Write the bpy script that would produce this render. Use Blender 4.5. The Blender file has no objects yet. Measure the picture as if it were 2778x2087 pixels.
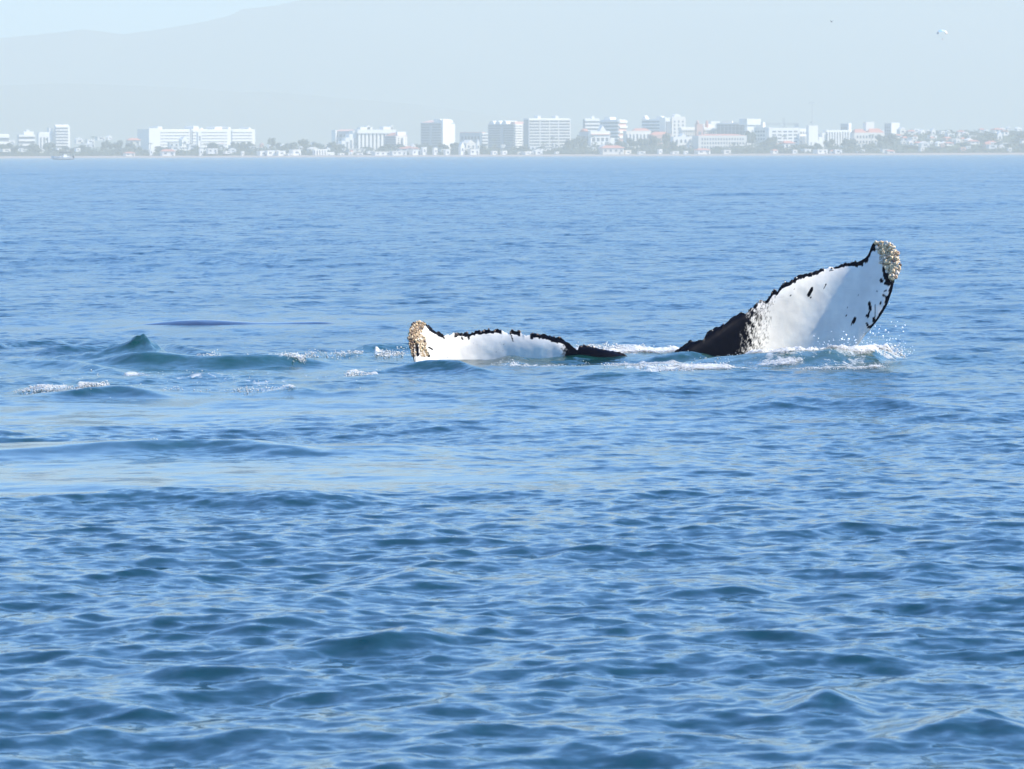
import bpy, bmesh, math, random
import numpy as np
from mathutils import Vector, Matrix, Euler

# ---------------------------------------------------------------- scene, light, camera
SC = bpy.context.scene
COL = SC.collection
R = math.radians
rng = np.random.default_rng(7)
rnd = random.Random(11)

SUN_EL, SUN_AZ = 44.0, 101.0          # azimuth clockwise from the view direction (+Y)
world = bpy.data.worlds.new("World"); SC.world = world; world.use_nodes = True
wn = world.node_tree.nodes; wl = world.node_tree.links
bg = wn["Background"]; bg.inputs["Strength"].default_value = 0.15
sky = wn.new("ShaderNodeTexSky"); sky.sky_type = 'NISHITA'; sky.sun_disc = False
sky.sun_elevation = R(SUN_EL); sky.sun_rotation = R(SUN_AZ)
sky.air_density = 1.1; sky.dust_density = 0.0; sky.ozone_density = 10.0; sky.altitude = 0
tint = wn.new("ShaderNodeMix"); tint.data_type = 'RGBA'; tint.blend_type = 'MULTIPLY'; tint.inputs["Factor"].default_value = 1
tint.inputs["B"].default_value = (.58, 1.0, 1.30, 1); wl.new(sky.outputs[0], tint.inputs["A"]); wl.new(tint.outputs["Result"], bg.inputs["Color"])   # deep clear blue overhead

sd = bpy.data.lights.new("sun", 'SUN'); sd.energy = 5.0; sd.angle = R(0.53); sd.color = (1.0, 0.93, 0.82)
so = bpy.data.objects.new("sun", sd); COL.objects.link(so)
svec = Vector((math.sin(R(SUN_AZ))*math.cos(R(SUN_EL)), math.cos(R(SUN_AZ))*math.cos(R(SUN_EL)), math.sin(R(SUN_EL))))
so.rotation_euler = svec.to_track_quat('Z', 'Y').to_euler(); so.location = (60, -20, 60)

SC.view_settings.view_transform = 'Standard'; SC.view_settings.look = 'None'
SC.view_settings.gamma = 1.0; SC.view_settings.use_curve_mapping = False
SC.view_settings.exposure = 0.98

CAM_H, FW = 2.2, 4.8                  # eye height above the sea, focal length in picture widths
FS = 2778*FW
PITCH, ROLL = math.atan((1043.5-420)/FS), R(0.205)
cF = Vector((0, math.cos(PITCH), -math.sin(PITCH))); u0 = Vector((0, math.sin(PITCH), math.cos(PITCH))); r0 = Vector((1, 0, 0))
cR = r0*math.cos(ROLL)-u0*math.sin(ROLL); cU = r0*math.sin(ROLL)+u0*math.cos(ROLL)
cd = bpy.data.cameras.new("camera"); cam = bpy.data.objects.new("camera", cd); COL.objects.link(cam)
cd.sensor_width = 36; cd.lens = 36*FW; cd.clip_start = 0.1; cd.clip_end = 40000
m = Matrix((cR, cU, -cF)).transposed().to_4x4(); m.translation = Vector((0, 0, CAM_H)); cam.matrix_world = m
cd.dof.use_dof = True; cd.dof.focus_distance = 52.5; cd.dof.aperture_fstop = 16.0
SC.camera = cam
cy = SC.cycles
cy.use_denoising = True; cy.denoising_prefilter = 'ACCURATE'; cy.max_bounces = 6; cy.diffuse_bounces = 2; cy.glossy_bounces = 3; cy.transmission_bounces = 2
cy.volume_bounces = 1; cy.transparent_max_bounces = 6; cy.caustics_reflective = False; cy.caustics_refractive = False
cy.sample_clamp_indirect = 6

def P(u, v, Y):                        # photo pixel (2778 wide) at distance Y -> world point
    d = cR*((u-1389)/FS) + cU*(-(v-1043.5)/FS) + cF
    t = Y/d.y
    return Vector((d.x*t, Y, CAM_H+d.z*t))
def G(u, v):                           # photo pixel -> point on the calm sea
    d = cR*((u-1389)/FS) + cU*(-(v-1043.5)/FS) + cF
    t = -CAM_H/d.z
    return np.array((d.x*t, d.y*t))

# ---------------------------------------------------------------- helpers
def tag(o, label=None, cat=None, group=None, kind=None):
    if label: o["label"] = label
    if cat: o["category"] = cat
    if group: o["group"] = group
    if kind: o["kind"] = kind
    return o
def empty(name, loc, rz=0):
    o = bpy.data.objects.new(name, None); COL.objects.link(o); o.location = loc; o.rotation_euler = (0, 0, rz)
    o.empty_display_size = 0.5
    return o
def link(name, me, parent=None, loc=(0, 0, 0), rot=(0, 0, 0), scale=(1, 1, 1)):
    o = bpy.data.objects.new(name, me); COL.objects.link(o); o.location = loc; o.rotation_euler = rot; o.scale = scale
    if parent: o.parent = parent
    return o
def mesh(name, verts, faces, m, smooth=False):
    me = bpy.data.meshes.new(name); me.from_pydata([tuple(v) for v in verts], [], faces); me.update()
    if m: me.materials.append(m)
    if smooth: me.polygons.foreach_set("use_smooth", [True]*len(me.polygons))
    return me
def bm_mesh(name, bm, m, smooth=False):
    me = bpy.data.meshes.new(name); bm.to_mesh(me); bm.free()
    if m: me.materials.append(m)
    if smooth: me.polygons.foreach_set("use_smooth", [True]*len(me.polygons))
    return me
def grid_mesh(name, V, nr, nc, m, smooth=True, closed=False):
    me = bpy.data.meshes.new(name)
    i = np.arange(nr-1)[:, None]*nc + np.arange(nc-1)[None, :]
    q = np.stack([i, i+1, i+nc+1, i+nc], -1).reshape(-1, 4)
    if closed:
        j = np.arange(nr-1)*nc
        q = np.concatenate([q, np.stack([j+nc-1, j, j+nc, j+2*nc-1], -1)])
    me.vertices.add(len(V)); me.vertices.foreach_set("co", np.asarray(V, np.float32).ravel())
    n = len(q); me.loops.add(n*4); me.loops.foreach_set("vertex_index", q.ravel().astype(np.int32))
    me.polygons.add(n); me.polygons.foreach_set("loop_start", np.arange(n, dtype=np.int32)*4)
    me.polygons.foreach_set("use_smooth", np.full(n, smooth)); me.update(calc_edges=True); me.validate()
    me.materials.append(m)
    return me
def attr(me, name, a):
    at = me.attributes.new(name, 'FLOAT', 'POINT'); at.data.foreach_set("value", np.asarray(a, np.float32).ravel())
def sstep(a, b, x):
    t = np.clip((x-a)/(b-a), 0, 1); return t*t*(3-2*t)
def vnoise(x, y, seed=0):              # value noise, 0..1
    xi = np.floor(x).astype(np.int64); yi = np.floor(y).astype(np.int64); fx = x-xi; fy = y-yi
    fx = fx*fx*(3-2*fx); fy = fy*fy*(3-2*fy)
    def h(a, b):
        n = (a*374761393 + b*668265263 + seed*1442695041) & 0x7fffffff
        n = ((n ^ (n >> 13))*1274126177) & 0x7fffffff
        return ((n ^ (n >> 16)) & 0xffff)/65535.0
    return (h(xi, yi)*(1-fx)+h(xi+1, yi)*fx)*(1-fy) + (h(xi, yi+1)*(1-fx)+h(xi+1, yi+1)*fx)*fy
def fbm(x, y, seed=0, oct=4):
    s = 0; a = 0.5; t = 0
    for k in range(oct):
        s = s + a*vnoise(x*2**k, y*2**k, seed+k); t += a; a *= 0.5
    return s/t

# ---------------------------------------------------------------- materials
def newmat(name):
    m = bpy.data.materials.new(name); m.use_nodes = True
    return m, m.node_tree.nodes, m.node_tree.links, m.node_tree.nodes["Principled BSDF"]
def mat(name, col, rough=0.6, var=0.12, scale=0.6, spec=0.5):
    m, n, l, b = newmat(name)
    b.inputs["Roughness"].default_value = rough; b.inputs["Specular IOR Level"].default_value = spec
    tc = n.new("ShaderNodeTexCoord"); nz = n.new("ShaderNodeTexNoise"); nz.inputs["Scale"].default_value = scale; nz.inputs["Detail"].default_value = 4
    l.new(tc.outputs["Object"], nz.inputs["Vector"])
    mx = n.new("ShaderNodeMix"); mx.data_type = 'RGBA'
    mx.inputs["A"].default_value = (*[c*(1-var) for c in col], 1); mx.inputs["B"].default_value = (*[min(1, c*(1+var)) for c in col], 1)
    l.new(nz.outputs["Fac"], mx.inputs["Factor"]); l.new(mx.outputs["Result"], b.inputs["Base Color"])
    return m
M = {}
for nm, c, r in (("white_stucco", (.88, .83, .74), .7), ("cream_stucco", (.78, .71, .60), .7), ("grey_and_shade", (.42, .43, .45), .7), ("pink_stucco", (.62, .36, .28), .75),  # the grey also paints in shade on the unlit sides of pale buildings
                 ("terracotta", (.50, .20, .13), .8), ("window_glass", (.10, .12, .15), .15), ("recess", (.20, .21, .23), .6), ("glass_facade", (.09, .10, .14), .12),  # recess grey: dark glass with the shade between balconies painted in
                 ("foliage", (.035, .05, .03), .7), ("palm_frond", (.06, .095, .045), .6), ("bark", (.16, .12, .09), .9), ("sand", (.30, .24, .20), .95),
                 ("steel", (.35, .34, .33), .5), ("scrub", (.07, .09, .05), .9), ("mountain_rock", (.10, .11, .09), .95), ("dry_scrub", (.16, .16, .12), .95),
                 ("gelcoat", (.82, .82, .80), .25), ("dark_canvas", (.06, .05, .09), .8), ("dark_plastic", (.03, .03, .04), .4), ("skin", (.45, .28, .2), .6),
                 ("orange_vest", (.6, .2, .05), .7), ("sail_blue", (.25, .55, .85), .5), ("sail_white", (.82, .8, .78), .5), ("sail_dark", (.08, .12, .2), .5), ("sail_tan", (.75, .55, .35), .5),
                 ("feather_dark", (.05, .045, .04), .8)):
    M[nm] = mat(nm, c, r)

# water -------------------------------------------------------------------------
def water_material():
    m, n, l, b = newmat("sea_water")
    out = n["Material Output"]
    geo = n.new("ShaderNodeNewGeometry")
    def at(name):
        a = n.new("ShaderNodeAttribute"); a.attribute_name = name; return a.outputs["Fac"]
    def math_(op, a, bb, clamp=False):
        x = n.new("ShaderNodeMath"); x.operation = op; x.use_clamp = clamp
        for i, s in enumerate((a, bb)):
            if hasattr(s, "is_output"): l.new(s, x.inputs[i])
            else: x.inputs[i].default_value = s
        return x.outputs[0]
    def slope_noise(scale, detail, sx, sy, dist=0.0):
        mp = n.new("ShaderNodeMapping"); l.new(geo.outputs["Position"], mp.inputs["Vector"])
        mp.inputs["Scale"].default_value = (sx, sy, 0.6)
        nz = n.new("ShaderNodeTexNoise"); nz.inputs["Scale"].default_value = scale; nz.inputs["Detail"].default_value = detail
        nz.inputs["Roughness"].default_value = 0.5; nz.inputs["Distortion"].default_value = dist
        l.new(mp.outputs[0], nz.inputs["Vector"])
        s = n.new("ShaderNodeVectorMath"); s.operation = 'SUBTRACT'; l.new(nz.outputs["Color"], s.inputs[0]); s.inputs[1].default_value = (.5, .5, .5)
        f = n.new("ShaderNodeVectorMath"); f.operation = 'MULTIPLY'; l.new(s.outputs[0], f.inputs[0]); f.inputs[1].default_value = (1, 1, 0)
        return f.outputs[0]
    def scaled(v, s):
        x = n.new("ShaderNodeVectorMath"); x.operation = 'SCALE'; l.new(v, x.inputs[0])
        if hasattr(s, "is_output"): l.new(s, x.inputs["Scale"])
        else: x.inputs["Scale"].default_value = s
        return x.outputs[0]
    def add(a, bb):
        x = n.new("ShaderNodeVectorMath"); x.operation = 'ADD'; l.new(a, x.inputs[0]); l.new(bb, x.inputs[1]); return x.outputs[0]
    calm = at("calm"); lost = at("lost")
    live = math_('SUBTRACT', 1.0, calm)
    gust = n.new("ShaderNodeTexNoise"); gust.inputs["Scale"].default_value = 0.06; gust.inputs["Detail"].default_value = 3
    l.new(geo.outputs["Position"], gust.inputs["Vector"])
    g2 = math_('MULTIPLY_ADD', gust.outputs["Fac"], 1.6); 
    g2.node.inputs[2].default_value = 0.2
    rip = math_('MULTIPLY', live, math_('MULTIPLY', g2, 0.58))
    s1 = scaled(slope_noise(9.0, 4, .8, 1.0, .3), rip)
    s2 = scaled(slope_noise(2.2, 4, 1.0, .45, .2), math_('MULTIPLY', lost, 3.6))
    N1 = add(add(geo.outputs["Normal"], s1), s2)
    nn = n.new("ShaderNodeVectorMath"); nn.operation = 'NORMALIZE'; l.new(N1, nn.inputs[0])
    l.new(nn.outputs[0], b.inputs["Normal"])
    rgh = math_('POWER', math_('MULTIPLY', lost, 0.3), 0.5)
    l.new(math_('MAXIMUM', rgh, 0.07), b.inputs["Roughness"]); b.inputs["IOR"].default_value = 1.333
    # body colour: deep water, greener and paler where it is full of bubbles
    mx = n.new("ShaderNodeMix"); mx.data_type = 'RGBA'
    mx.inputs["A"].default_value = (.0028, .027, .034, 1); mx.inputs["B"].default_value = (.004, .042, .033, 1)
    l.new(at("aerated"), mx.inputs["Factor"])
    m2 = n.new("ShaderNodeMix"); m2.data_type = 'RGBA'; m2.inputs["B"].default_value = (.105, .14, .10, 1)
    l.new(mx.outputs["Result"], m2.inputs["A"]); l.new(at("milky"), m2.inputs["Factor"]); l.new(m2.outputs["Result"], b.inputs["Base Color"])
    # foam
    fo = n.new("ShaderNodeBsdfPrincipled"); fo.inputs["Base Color"].default_value = (.52, .52, .49, 1); fo.inputs["Roughness"].default_value = .7
    mp = n.new("ShaderNodeMapping"); l.new(geo.outputs["Position"], mp.inputs["Vector"]); mp.inputs["Scale"].default_value = (1, .35, 1)
    nz = n.new("ShaderNodeTexNoise"); nz.inputs["Scale"].default_value = 11; nz.inputs["Detail"].default_value = 7; nz.inputs["Roughness"].default_value = .65; nz.inputs["Distortion"].default_value = .8
    l.new(mp.outputs[0], nz.inputs["Vector"])
    fm = math_('ADD', at("foam"), nz.outputs["Fac"])
    mr = n.new("ShaderNodeMapRange"); mr.inputs["From Min"].default_value = .96; mr.inputs["From Max"].default_value = 1.24; l.new(fm, mr.inputs["Value"])
    mix = n.new("ShaderNodeMixShader"); l.new(mr.outputs[0], mix.inputs[0]); l.new(b.outputs[0], mix.inputs[1]); l.new(fo.outputs[0], mix.inputs[2])
    l.new(mix.outputs[0], out.inputs["Surface"])
    return m

# ---------------------------------------------------------------- sea surface
def wave_tile(N, L, seed, lmin, lmax, phi0, power, slope_rms, tilt=-4.0):
    g = np.random.default_rng(seed)
    k1 = np.fft.fftfreq(N, L/N)*2*np.pi
    kx, ky = np.meshgrid(k1, k1, indexing='xy'); k = np.hypot(kx, ky); k[0, 0] = 1
    phi = np.arctan2(ky, kx)
    lo, hi = 2*np.pi/lmax, 2*np.pi/lmin
    S = k**tilt * np.exp(-(lo/k)**4) * np.exp(-(k/hi)**3)
    S *= np.abs(np.cos(phi-phi0))**power + 0.02
    S[0, 0] = 0
    H = np.sqrt(S)*(g.standard_normal((N, N))+1j*g.standard_normal((N, N)))
    h = np.fft.ifft2(H).real
    sx = np.fft.ifft2(1j*kx*H).real; sy = np.fft.ifft2(1j*ky*H).real
    f = slope_rms/np.sqrt((sx**2+sy**2).mean())
    dx = np.fft.ifft2(1j*kx/k*H).real; dy = np.fft.ifft2(1j*ky/k*H).real
    return L, [a.astype(np.float32)*f for a in (h, dx, dy)]
def sample(tile, x, y, rot):
    L, F = tile; N = F[0].shape[0]
    c, s = math.cos(rot), math.sin(rot)
    X = (x*c+y*s)/L*N; Y = (-x*s+y*c)/L*N
    xi = np.floor(X); yi = np.floor(Y); fx = (X-xi).astype(np.float32); fy = (Y-yi).astype(np.float32)
    xi = xi.astype(np.int64) % N; yi = yi.astype(np.int64) % N; x1 = (xi+1) % N; y1 = (yi+1) % N
    r = [(f[yi, xi]*(1-fx)+f[yi, x1]*fx)*(1-fy)+(f[y1, xi]*(1-fx)+f[y1, x1]*fx)*fy for f in F]
    return r[0], r[1]*c-r[2]*s, r[1]*s+r[2]*c

# (tile, rotation, mean wavelength, slope, choppiness, is_short)
TILES = [(wave_tile(1024, 173.0, 3, 7, 34, R(78), 3, .017), R(9), 14, .017, .9, 0),
         (wave_tile(1024, 67.0, 4, 1.3, 4.2, R(97), 1.3, .026), R(-7), 2.4, .026, 1.0, 0),
         (wave_tile(1024, 37.0, 8, .40, 1.4, R(84), 1.0, .064), R(23), .8, .064, 1.2, 1),
         (wave_tile(1024, 16.1, 5, .11, .45, R(90), .8, .094), R(14), .28, .094, 1.2, 1),
         (wave_tile(512, 6.1, 6, .07, .16, R(95), .7, .045), R(-21), .13, .045, 1.0, 2)]

def ridge(x, y, path, height, front, back, end=0.5, power=1.0):
    """a wave ridge along a polyline of ground points: steep towards the viewer, long behind"""
    pts = np.array(path); xs, ys = pts[:, 0], pts[:, 1]
    yc = np.interp(x, xs, ys)
    e = sstep(xs[0]-end, xs[0]+end, x)*(1-sstep(xs[-1]-end, xs[-1]+end, x))
    d = y-yc
    w = np.where(d < 0, front, back)
    prof = np.exp(-(np.abs(d)/w)**(1.0 + .6*power))
    return np.interp(x, xs, height)*prof*e if isinstance(height, tuple) else height*prof*e
def gpath(*uv): return [G(*p) for p in uv]

def blob(x, y, u, v, ru, rv, soft=1.0):
    c = G(u, v); sx = abs(G(u+ru, v)[0]-c[0]); sy = abs(G(u, v-rv)[1]-G(u, v+rv)[1])/2
    q = ((x-c[0])/sx)**2 + ((y-c[1])/sy)**2
    return np.exp(-q*soft)

RIDGES = [  # (photo points along the foot of the face, height m, front, back, end, turbulent, foam on crest)
    ([(270, 1000), (420, 1003), (560, 1004), (700, 1003), (860, 998)], .155, .42, 1.1, .55, .9, 0),
    ([(150, 960), (280, 955), (383, 948), (470, 955), (560, 965)], .10, .5, 1.0, .5, .35, 0),
    ([(-60, 945), (60, 925), (200, 918), (330, 925)], .085, .5, 1.2, .5, .2, 0),
    ([(-60, 1010), (60, 1003), (180, 1010), (300, 1030)], .075, .5, .9, .5, .5, 0),
    ([(1080, 1020), (1150, 1020), (1230, 1022), (1310, 1030)], .11, .45, .9, .35, .6, 0),
    ([(960, 952), (1040, 948), (1110, 945), (1160, 945)], .09, .4, .8, .3, .7, .3),
    ([(1560, 1050), (1640, 1048), (1740, 1050), (1830, 1048)], .08, .4, .9, .35, .6, 0),
    ([(90, 1090), (200, 1086), (330, 1082), (440, 1090)], .06, .3, .8, .4, .5, .8),
    ([(250, 1225), (400, 1222), (520, 1218), (640, 1222), (760, 1228)], .085, .38, .9, .4, .35, .15),
    ([(-100, 1240), (60, 1236), (200, 1230), (280, 1228)], .03, .4, .9, .4, .2, 0),
    ([(700, 1236), (860, 1232), (1000, 1230), (1150, 1228)], .03, .3, .7, .3, .2, 0),
    ([(-200, 1400), (100, 1392), (400, 1385), (650, 1388), (900, 1398)], .075, .42, 1.0, .5, .1, 0),
    ([(-200, 1195), (0, 1188), (150, 1190), (330, 1200)], .04, .3, .9, .4, .2, 0),
    ([(1850, 1000), (1950, 998), (2100, 1000), (2250, 1002), (2380, 998), (2450, 985)], (.06, .10, .14, .18, .18, .09), .6, .8, .45, 1.0, .7),
    ([(1790, 981), (1880, 979), (1960, 978)], .09, .45, .5, .3, .7, 0),
    ([(1540, 980), (1640, 978), (1740, 977)], .06, .4, .5, .25, .7, 0),
    ([(1340, 985), (1450, 984), (1560, 982)], .05, .35, .6, .3, .8, .35),
    ([(2440, 1010), (2560, 1002), (2700, 1000), (2900, 1000)], .10, .7, 1.5, .5, 0, 0),
    ([(2060, 1120), (2200, 1112), (2380, 1118), (2560, 1130)], .075, .6, 1.2, .5, 0, 0),
    ([(1010, 1600), (1080, 1596), (1180, 1600)], .06, .25, .5, .2, 0, 0),
    ([(990, 1780), (1080, 1772), (1180, 1776)], .06, .22, .45, .15, 0, 0),
    ([(2480, 2000), (2560, 1990), (2660, 1985), (2790, 2000)], .075, .28, .5, .2, 0, 0),
    ([(2180, 1930), (2260, 1922), (2320, 1930)], .05, .2, .4, .12, 0, 0),
]

def build_sea():
    rows = [2.0]
    while rows[-1] < 8600:
        r = rows[-1]
        if r < 14: d = 0.25
        elif r < 60: d = max(.036, .40*r*r/10813)
        elif r < 500: d = .14+(r-60)*.0009 if r < 210 else .275+(r-210)*.0022
        else: d = .91*(r/500)**3.2
        rows.append(r+d)
    r = np.array(rows); dr = np.gradient(r)
    a_in = np.linspace(R(-8.0), R(8.0), 404)
    a_out = np.geomspace(R(.3), R(171.7), 34)
    a = np.concatenate([(R(-8.0)-a_out)[::-1], a_in, R(8.0)+a_out])
    a[0] = -math.pi; a[-1] = math.pi
    da = np.gradient(a)
    rr = np.repeat(r[:, None], len(a), 1); aa = np.repeat(a[None], len(r), 0)
    x = (rr*np.sin(aa)).ravel(); y = (rr*np.cos(aa)).ravel()
    step = np.maximum(dr[:, None], rr*da[None]*1.3).ravel()
    # masks ------------------------------------------------------------
    calm = np.zeros_like(x)
    near = (y > 10) & (y < 120) & (np.abs(aa.ravel()) < R(9))
    xn, yn = x[near], y[near]
    c = np.zeros_like(xn)
    wob = (fbm(xn*.7, yn*.25, 5)-.5)
    for u, v, ru, rv, k in ((620, 1085, 360, 9, 1.05), (110, 1207, 240, 8, 1.05), (900, 1213, 280, 6, 1.0), (500, 1282, 520, 13, 1.05), (1150, 1302, 420, 10, 1.0), (300, 1332, 430, 13, 1.0), (300, 1120, 620, 34, .88), (820, 1110, 420, 26, .8), (250, 1285, 620, 62, .92), (900, 1290, 420, 55, .8), (100, 1225, 350, 22, .9), (980, 1215, 300, 22, .7),
                            (1550, 1290, 420, 50, .45), (560, 880, 300, 16, .9), (860, 872, 230, 16, .8), (150, 880, 200, 14, .6), (1700, 1140, 420, 40, .4),
                            (520, 1000, 420, 16, .55), (2180, 1000, 260, 20, .5), (2560, 1080, 300, 30, .3)):
        c = np.maximum(c, k*np.clip(blob(xn, yn, u, v, ru, rv, .8)*1.35 + wob*.5*(blob(xn, yn, u, v, ru, rv, .5) > .25), 0, 1))
    calm[near] = np.clip(c, 0, .97)
    # waves ------------------------------------------------------------
    z = np.zeros_like(x); X = x.copy(); Y = y.copy(); lost = np.zeros_like(x)
    live = 1-calm
    gust = .42 + 1.12*fbm(x*.33, y*.14, 101, 3)
    gust2 = .4 + 1.15*fbm(x*.6+9, y*.3, 103, 3)
    for t, rot, lam, sl, chop, short in TILES:
        f = np.clip((lam/step-1.6)/3.0, 0, 1)
        if short == 1: amp = f*(1-calm*.9)*(gust if lam > .5 else gust2)
        elif short == 2: amp = f*live*live
        else: amp = f*(1-calm*.88)
        h, dx, dy = sample(t, x, y, rot)
        z += h*amp; X += dx*amp*chop; Y += dy*amp*chop
        lost += (1-f*f)*sl*sl
    # long soft bands that run through the smooth slicks
    zz = z[near]; foam = np.zeros_like(xn); aer = np.zeros_like(xn)
    sw = fbm(xn*.22, yn*1.15, 21, 2)-.5
    zz += sw*.04*np.clip(c, 0, 1)
    for path, hgt, fr, bk, end, turb, fo in RIDGES:
        p = gpath(*path); fr = fr*.78
        jit = (vnoise(xn*1.1, yn*.0+len(path), 31)-.5)*.25
        var = .72+.56*vnoise(xn*1.3, yn*0+len(path)*7.7, 37)
        rg = ridge(xn, yn+jit-fr*.8, p, 1.0, fr, bk, end); hgt = np.interp(xn, [q[0] for q in p], hgt) if isinstance(hgt, tuple) else hgt
        zz += rg*hgt*var
        aer = np.maximum(aer, turb*np.clip(rg*1.3, 0, 1))
        if fo:
            crest = ridge(xn, yn+jit-fr*1.0, p, 1.0, .16, .5, end)
            foam = np.maximum(foam, fo*crest*(.35+.75*vnoise(xn*2.2, yn*.9, 41)))
    # the sharp little peak thrown up to the left
    pk = P(383, 990, 52.0)
    dx = (xn-pk.x-.02); dy = yn-52.3
    zz += .27*np.exp(-(np.abs(dx+.25*dy)/np.where(dx < 0, .40, .20))**.8)*np.exp(-(np.abs(dy)/np.where(dy < 0, .45, .4))**1.2)*(.55+.9*fbm(xn*8.0, yn*4.5, 57, 5))
    aer = np.maximum(aer, .9*np.exp(-(dx/.5)**2-(dy/1.2)**2))
    # broken, churned water: lumpy small heaps
    ch = np.zeros_like(xn)
    for u, v, ru, rv, k in ((2250, 970, 230, 32, 1.0), (1900, 985, 200, 20, .6), (1800, 1000, 260, 22, .6), (1380, 985, 160, 10, .6), (980, 955, 170, 16, .8), (250, 1055, 300, 22, .6), (650, 1045, 260, 22, .5),
                            (800, 1072, 180, 8, .6), (980, 1020, 80, 8, .7), (1700, 940, 120, 10, .6)):
        ch = np.maximum(ch, k*blob(xn, yn, u, v, ru, rv, .9))
    zz += ch*(.10*(fbm(xn*3.6, yn*2.2, 51, 5)-.42))
    aer = np.maximum(aer, ch*.95)
    for u, v, ru, rv, k in ((500, 1000, 460, 50, .8), (1000, 968, 220, 22, .85), (1250, 990, 420, 22, .5), (2200, 985, 330, 45, .9), (450, 1215, 260, 18, .45), (400, 1380, 420, 16, .2)):
        aer = np.maximum(aer, k*blob(xn, yn, u, v, ru, rv, .9))
    for u, v, ru, rv, k in ((2260, 985, 190, 6, .84), (2380, 982, 90, 8, .86), (2140, 988, 130, 5, .74), (2260, 996, 160, 5, .56), (2120, 1000, 160, 6, .5), (2000, 987, 90, 3, .6), (2350, 992, 100, 4, .6), (1800, 1012, 170, 13, .62), (1960, 1006, 130, 8, .55), (2230, 1012, 90, 6, .55),
                            (1700, 934, 130, 9, .74), (1590, 932, 60, 6, .74), (1830, 930, 60, 6, .78), (1660, 1005, 60, 6, .56), (1450, 988, 190, 4, .55), (1060, 958, 60, 10, .66), (950, 956, 90, 6, .58),
                            (100, 1062, 40, 7, .6), (250, 1070, 50, 6, .52), (180, 1073, 140, 5, .58), (390, 1033, 120, 3, .5), (980, 1028, 50, 4, .62), (740, 1071, 120, 4, .54), (570, 996, 40, 5, .5), (740, 998, 110, 4, .6), (560, 1040, 300, 16, .44), (2300, 1003, 120, 10, .5), (680, 1055, 160, 6, .5)):
        foam = np.maximum(foam, k*blob(xn, yn, u, v, ru, rv, .8))
    milk = np.zeros_like(xn); mn = .55+.7*fbm(xn*2.5, yn*1.2, 77, 4)
    for u, v, ru, rv, k in ((2260, 985, 210, 7, .9), (2000, 988, 150, 6, .9), (2150, 996, 240, 8, .35), (1760, 945, 190, 8, .6), (1420, 988, 200, 4, .35), (1060, 962, 110, 6, .3)):
        milk = np.maximum(milk, k*blob(xn, yn, u, v, ru, rv, .9)*mn)
    z[near] = zz
    V = np.stack([X, Y, z], 1)
    me = grid_mesh("sea", V, len(r), len(a), M["water"])
    f = np.zeros_like(x); f[near] = foam; attr(me, "foam", f)
    f = np.zeros_like(x); f[near] = aer; attr(me, "aerated", f)
    f = np.zeros_like(x); f[near] = milk; attr(me, "milky", f)
    attr(me, "calm", calm); attr(me, "lost", np.sqrt(lost))
    o = link("sea", me); tag(o, kind="structure")
    S = (r, a, z.reshape(len(r), len(a)))
    return S
M["water"] = water_material()
SEA = build_sea()
def sea_z(x, y):
    r, a, z = SEA
    i = min(np.searchsorted(r, math.hypot(x, y)), len(r)-1); j = min(np.searchsorted(a, math.atan2(x, y)), len(a)-1)
    return float(z[i, j])

# ---------------------------------------------------------------- far shore: ground, hills, air
SHORE = 6000.0
KS = SHORE/4200.0                      # the shore kit below is drawn in units of 1/KS metre
def land_z(X, Y):                      # height of the ground behind the beach
    d = (Y-SHORE)/KS; x = X/KS
    z = np.interp(d, [-60, -6, 0, 9, 22, 40, 70, 140, 260, 420, 700, 1200, 2400], [-2.5, -.6, .2, .7, 1.2, 1.6, 2.4, 4, 5, 6, 8, 10, 12])
    return KS*(z + sstep(300, 360, x)*sstep(40, 150, d)*13)
def build_land():
    xs = np.linspace(-1500, 1500, 301)*KS; ys = np.array([-60, -6, 0, 9, 22, 40, 58, 76, 95, 115, 140, 180, 260, 420, 700, 1200, 2400])*KS+SHORE
    X, Y = np.meshgrid(xs, ys); Z = land_z(X, Y); Z = Z + (fbm(X*.02, Y*.02, 3)-.5)*2.2*(Y > SHORE+18*KS)
    Y = Y + (fbm(X*.01, X*0, 9)-.5)*18
    me = grid_mesh("coast_land", np.stack([X, Y, Z], -1).reshape(-1, 3), len(ys), len(xs), M["scrub"])
    tag(link("coast_land", me), kind="structure")
    ys = np.array([-8, 0, 9, 20, 30])*KS+SHORE; zz = np.array([-.7, .1, .6, 1.1, 1.4])*KS
    X, Y = np.meshgrid(xs, ys); Z = np.repeat(zz[:, None], len(xs), 1)+.5
    Y = Y + (fbm(X*.01, X*0, 9)-.5)*18
    me = grid_mesh("beach", np.stack([X, Y, Z], -1).reshape(-1, 3), len(ys), len(xs), M["sand"])
    tag(link("beach", me), kind="structure")
def ridge_land(name, Y0, prof, depth, m, seed, half):
    us, vs = zip(*prof)
    xs = np.linspace(-half, half, 260); ts = np.linspace(-1, 1, 34)
    px = 1389+xs/Y0*FS
    top = np.array([P(1389, v, Y0).z for v in np.interp(px, us, vs)])
    X, T = np.meshgrid(xs, ts)
    n = fbm(X/900+7, T*3+3, seed, 5)
    Z = top[None]*(1-np.abs(T)**1.25)*(1+.55*(n-.5)*(np.abs(T) > .02)*np.minimum(1, np.abs(T)*4)) + (fbm(X/120, T*9, seed+9, 3)-.5)*6*np.abs(T)
    Z[0] = Z[-1] = -1
    me = grid_mesh(name, np.stack([X, Y0+T*depth, Z], -1).reshape(-1, 3), len(ts), len(xs), m)
    tag(link(name, me), kind="structure")
build_land()
ridge_land("foothill", 11800, [(-4000, 250), (-800, 232), (0, 226), (180, 220), (350, 226), (510, 233), (640, 246), (760, 248), (900, 262), (1150, 282), (1400, 320), (1900, 370), (2400, 380), (2800, 380), (6000, 360)], 900, M["dry_scrub"], 5, 3000)
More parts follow.
